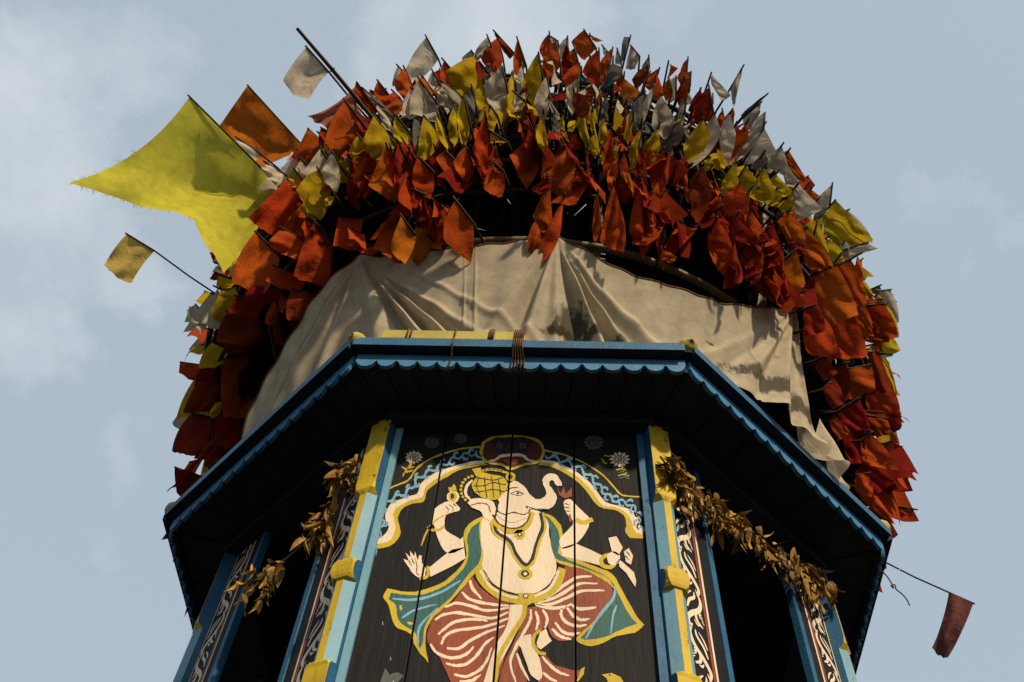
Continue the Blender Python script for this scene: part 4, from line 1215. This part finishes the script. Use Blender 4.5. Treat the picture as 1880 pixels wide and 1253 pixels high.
pole_flag(902, 'c', [(233, 430), (284, 461), (241, 521), (192, 487)], (408, 548), 'small plain yellow flag alone on a long thin pole below the lime flag', .007, ['bul'])
rt = pole_flag(903, 'd', [(1787, 1108), (1742, 1088), (1712, 1190), (1740, 1208)], (1622, 1031), 'faded red flag hanging from a thin pole at the lower right of the eave', .006, ['bul'])
# bare bamboo pole beside the white flag
A3 = depth_point(545, 52, 1.1); B3 = depth_point(640, 160, 1.12); C3 = depth_point(735, 278, 1.04)
nn = EYE-B3; nn = nn/np.linalg.norm(nn)
def on_plane(px, py, P0, nrm): d = ray(px, py); return EYE+d*(((P0-EYE)@nrm)/(d@nrm))
p0, p1, p2 = on_plane(545, 52, C3, nn), on_plane(610, 128, C3, nn), on_plane(735, 278, C3, nn)
bp_ = thing('bare_pole', 'long bare bamboo pole poking out of the dome beside the cream white flag', 'pole', tuple(p2))
mb = MB(); mb.tube([p-p2 for p in (p0, p0+(p1-p0)*.5, p1, p1+(p2-p1)*.5, p2, p2+(p2-p1)*.25)], .011, 7, r1=.017); mb.build('shaft', M['pole'], bp_, True)
mb = MB(); mb.tube([(p1-p2)-(p1-p0)*.01, (p1-p2)+(p1-p0)*.02], .020, 7); mb.build('node_ring', M['pole'], bp_, True)

# smaller flags packed between the ones told apart: nobody could count these
fmb = MB(); fr_ = random.Random(77)
fm_order = ['r', 'm', 'o', 'y', 'w', 'k']
def filler(az, z, colr, hgt, wdt):
    a = R(az); r0 = dome_r(z); slope = math.asin(max(-1, min(1, (z-DZ)/DB)))
    rad = np.array([math.cos(a)*math.cos(slope), math.sin(a)*math.cos(slope), math.sin(slope)]); tan = np.array([-math.sin(a), math.cos(a), 0])
    p = np.array([AX[0]+r0*math.cos(a), AX[1]+r0*math.sin(a), z])+rad*fr_.uniform(.03, .10)
    h = rad*.5+tan*fr_.uniform(-.8, .8); h = h/np.linalg.norm(h); dn = np.array([0, 0, -1.])+rad*fr_.uniform(-.25, .25)+tan*fr_.uniform(-.35, .35); dn = dn/np.linalg.norm(dn)
    n = 4; vs = []; nn_ = np.cross(h, dn); ph = fr_.uniform(0, 6); am = fr_.uniform(.01, .035)
    for i in range(n+1):
        for j in range(n+1):
            u, v = i/n, j/n; vs.append(p+h*wdt*u+dn*hgt*v+nn_*am*math.sin(5*u+2*v+ph)*(.3+v))
    fmb.add(vs, [(i*(n+1)+j, (i+1)*(n+1)+j, (i+1)*(n+1)+j+1, i*(n+1)+j+1) for i in range(n) for j in range(n)], fm_order.index(colr))
    fmb.tube([p-rad*.12, p, p+h*wdt*1.03], .006, 4, 6)
def band(n_, a0_, a1_, z0_, z1_, cols, hh=(.16, .28), ww=(.10, .17)):
    for _ in range(n_): filler(fr_.uniform(a0_, a1_), fr_.uniform(z0_, z1_)+CAMZ, fr_.choice(cols), fr_.uniform(*hh), fr_.uniform(*ww))
band(34, -230, -178, 5.35, 6.1, 'mmmm', (.25, .4), (.18, .28)); band(34, -18, 30, 5.35, 6.2, 'rmmm', (.22, .36), (.16, .26))
band(22, -76, -44, 5.5, 5.8, 'rrm', (.24, .34), (.13, .19)); band(12, -125, -98, 5.5, 5.75, 'rrm', (.24, .34), (.13, .19)); band(34, -128, -55, 5.72, 6.05, 'rmm', (.22, .32), (.14, .2)); band(34, -128, -62, 6.05, 6.25, 'rmm', (.14, .2)); band(40, -140, -40, 6.3, 6.55, 'yyym', (.12, .2)); band(60, -150, -30, 6.55, 6.95, 'wwkwm', (.12, .2)); band(60, -160, -20, 6.95, 7.5, 'rrmrw', (.12, .22))
band(40, -200, -150, 6.1, 7.0, 'yrrw'); band(40, -30, 20, 6.1, 7.0, 'yrrw')
band(90, 20, 160, 5.4, 7.4, 'rrmyw')
fo = fmb.build('flag_cluster', [F[q] for q in fm_order]+[M['pole']], None, True); fo['kind'] = 'stuff'
fo['label'] = 'small red, yellow and white flags crowded between the larger ones on the dome'; fo['category'] = 'flags'

# names that single the flags out: where they sit on the dome, by tier and sector, then in order
def place(cen):
    dx, dy = cen[0]-1000, 760-cen[1]
    phi = math.degrees(math.atan2(dy, dx)); rho = math.hypot(dx/640, dy/660)
    tier = 'on the outer rim' if rho > .90 else 'in the upper tier' if rho > .74 else 'in the middle tier' if rho > .58 else 'in the lowest tier'
    sect = ('lower right side', 'right side', 'upper right', 'top right', 'top left', 'upper left', 'left side', 'lower left side')[min(7, max(0, int((phi+12)/204*8)))]
    return tier, sect, phi
grp = {}
for it in info:
    if it[0].get('special'): continue
    tier, sect, phi = place(it[2]); grp.setdefault((CN[it[1]], tier, sect), []).append((it, phi))
ORD = ['', 'second', 'third', 'fourth', 'fifth', 'sixth', 'seventh', 'eighth', 'ninth', 'tenth', 'eleventh', 'twelfth']
for (cn, tier, sect), lst in grp.items():
    side = sect.split()[-1] == 'side'
    lst.sort(key=(lambda q: q[0][2][1]) if side else (lambda q: q[0][2][0]))
    for i, (it, phi) in enumerate(lst):
        o = f' {ORD[i]} from {"top" if side else "left"}' if i else (f' {"topmost" if side else "leftmost"}' if len(lst) > 1 else '')
        it[0]['label'] = f"{it[4]}{cn} flag {tier}, dome's {sect}{',' if o else ''}{o}"

# ================================================================== yellow beam lashed on the eave, loose wire, leaf garlands
yb = AX[1]-AE+.045
pa, pb_ = at_y(706, 612, yb), at_y(965, 622, yb)
bx = thing('yellow_beam', 'short yellow beam lying on the front eave edge, lashed down with brown rope', 'beam', ((pa[0]+pb_[0])/2, yb, EZ+.002))
hl_ = (pb_[0]-pa[0])/2
mb = MB(); mb.box(-hl_, hl_, -.042, .03, 0, .085)
bo = mb.build('timber', M['beam_yellow'], bx); bv = bo.modifiers.new('bevel', 'BEVEL'); bv.width = .006; bv.segments = 2
def wrap(x, wdt, n, full):
    mb = MB()
    for k in range(n):
        xx = x+wdt*(k/(max(1, n-1))-.5) if n > 1 else x
        mb.tube([(xx, -.050, .0), (xx+.004, -.050, .088), (xx, -.03, .094), (xx-.003, .036, .094), (xx, .038, 0)], .005, 6)
        if full:
            mb.tube([(xx, -.052, .0), (xx-.004, -.054, -.072), (xx-.006+.004*k, .009, -.10), (xx-.014+.006*k, .009, -.178), (xx-.014+.006*k, .05, -.186)], .0045, 6)
    return mb.build('rope_tie', M['rope'], bx, True)
def lx(px): return at_y(px, 615, yb)[0]-bx.location.x
wrap(lx(755), .02, 2, False); wrap(lx(838), .01, 1, True); wrap(lx(904), .022, 3, False); wrap(lx(954), .045, 5, True)
# loose wire off the right-hand eave corner
W0 = at_z(1620, 1050, EZ-.12); dW = W0[1]
wp = [at_y(x, y, dW) for x, y in ((1616, 1046), (1628, 1058), (1636, 1070), (1641, 1080), (1636, 1076), (1643, 1074), (1645, 1082), (1655, 1090), (1664, 1100), (1670, 1112))]
wr = thing('loose_wire', 'loose dark wire curling down from the eave edge near the faded red flag', 'wire', tuple(wp[0]))
mb = MB(); mb.tube([np.array(p)-wp[0] for p in smooth_path(wp, 4)], .0042, 5); mb.build('strand', M['wire'], wr, True)
# leaves
leaf_meshes = []
for v in range(7):
    rr = random.Random(80+v); mb = MB(); n = 6; ln = rr.uniform(.10, .17); wv = rr.uniform(.013, .025); be = rr.uniform(-1.6, 1.6); tw = rr.uniform(-2.6, 2.6); vs = []; x = z = 0; a = -1.4
    for i in range(n+1):
        t = i/n; ww = wv*math.sin(math.pi*(.06+.93*t))**.75; q = tw*t
        vs += [(x-.3*ww*0, ww*math.cos(q), z+ww*math.sin(q)*.9+.75*ww), (x, 0, z), (x, -ww*math.cos(q), z-ww*math.sin(q)*.9+.75*ww)]
        x += ln/n*math.cos(a); z += ln/n*math.sin(a); a += be/n
    fs = [(3*i+j, 3*i+j+1, 3*i+3+j+1, 3*i+3+j) for i in range(n) for j in (0, 1)]
    mb.add(vs, fs); me = mb.mesh('leaf', True); me.materials.append(M['leaf']); leaf_meshes.append(me)
def garland(k, path, label, clusters, count, drop):
    a = R(-90+45*k); nrm = np.array([math.cos(a), math.sin(a), 0]); P0 = np.array([AX[0], AX[1], 0])+nrm*(APW+.07)
    pts = []
    for px, py in path:
        d = ray(px, py); t = ((P0-EYE)@nrm)/(d@nrm); pts.append(EYE+d*t)
    sp = smooth_path(pts, 10); g_ = thing('leaf_garland', label, 'garland', tuple(sp[0]), 'dried leaf garlands')
    mb = MB(); mb.tube([p-sp[0] for p in sp], .006, 5); mb.build('string', M['rope'], g_, True)
    rr = random.Random(k*7+3)
    for i in range(count):
        if clusters: c, wd = rr.choice(clusters); t = min(.999, max(0, rr.gauss(c, wd)))
        else: t = rr.random()
        f = t*(len(sp)-1); q = sp[int(f)]+(sp[min(len(sp)-1, int(f)+1)]-sp[int(f)])*(f-int(f))
        o = bpy.data.objects.new('leaf', leaf_meshes[i % 7]); COL.objects.link(o); o.parent = g_
        o.location = q-sp[0]+np.array([rr.uniform(-.035, .035), rr.uniform(-.035, .035), -abs(rr.gauss(0, drop))])+nrm*rr.uniform(-.01, .06)
        o.rotation_euler = (rr.uniform(-.6, .6), rr.uniform(-.65, .65), rr.uniform(0, 6.28)); s_ = rr.uniform(.65, 1.2); o.scale = (s_, s_, s_)
garland(1, [(1212, 838), (1245, 880), (1300, 925), (1360, 965), (1420, 1010), (1465, 1045), (1512, 1078)], 'thick dried leaf garland strung across the opening right of the painted panel', None, 300, .055)
garland(-1, [(672, 835), (640, 868), (612, 930), (590, 960), (545, 1010), (500, 1045), (455, 1075)], 'sparse dried leaf garland hanging in clumps left of the painted panel', [(.13, .035), (.43, .045), (.86, .055)], 150, .08)
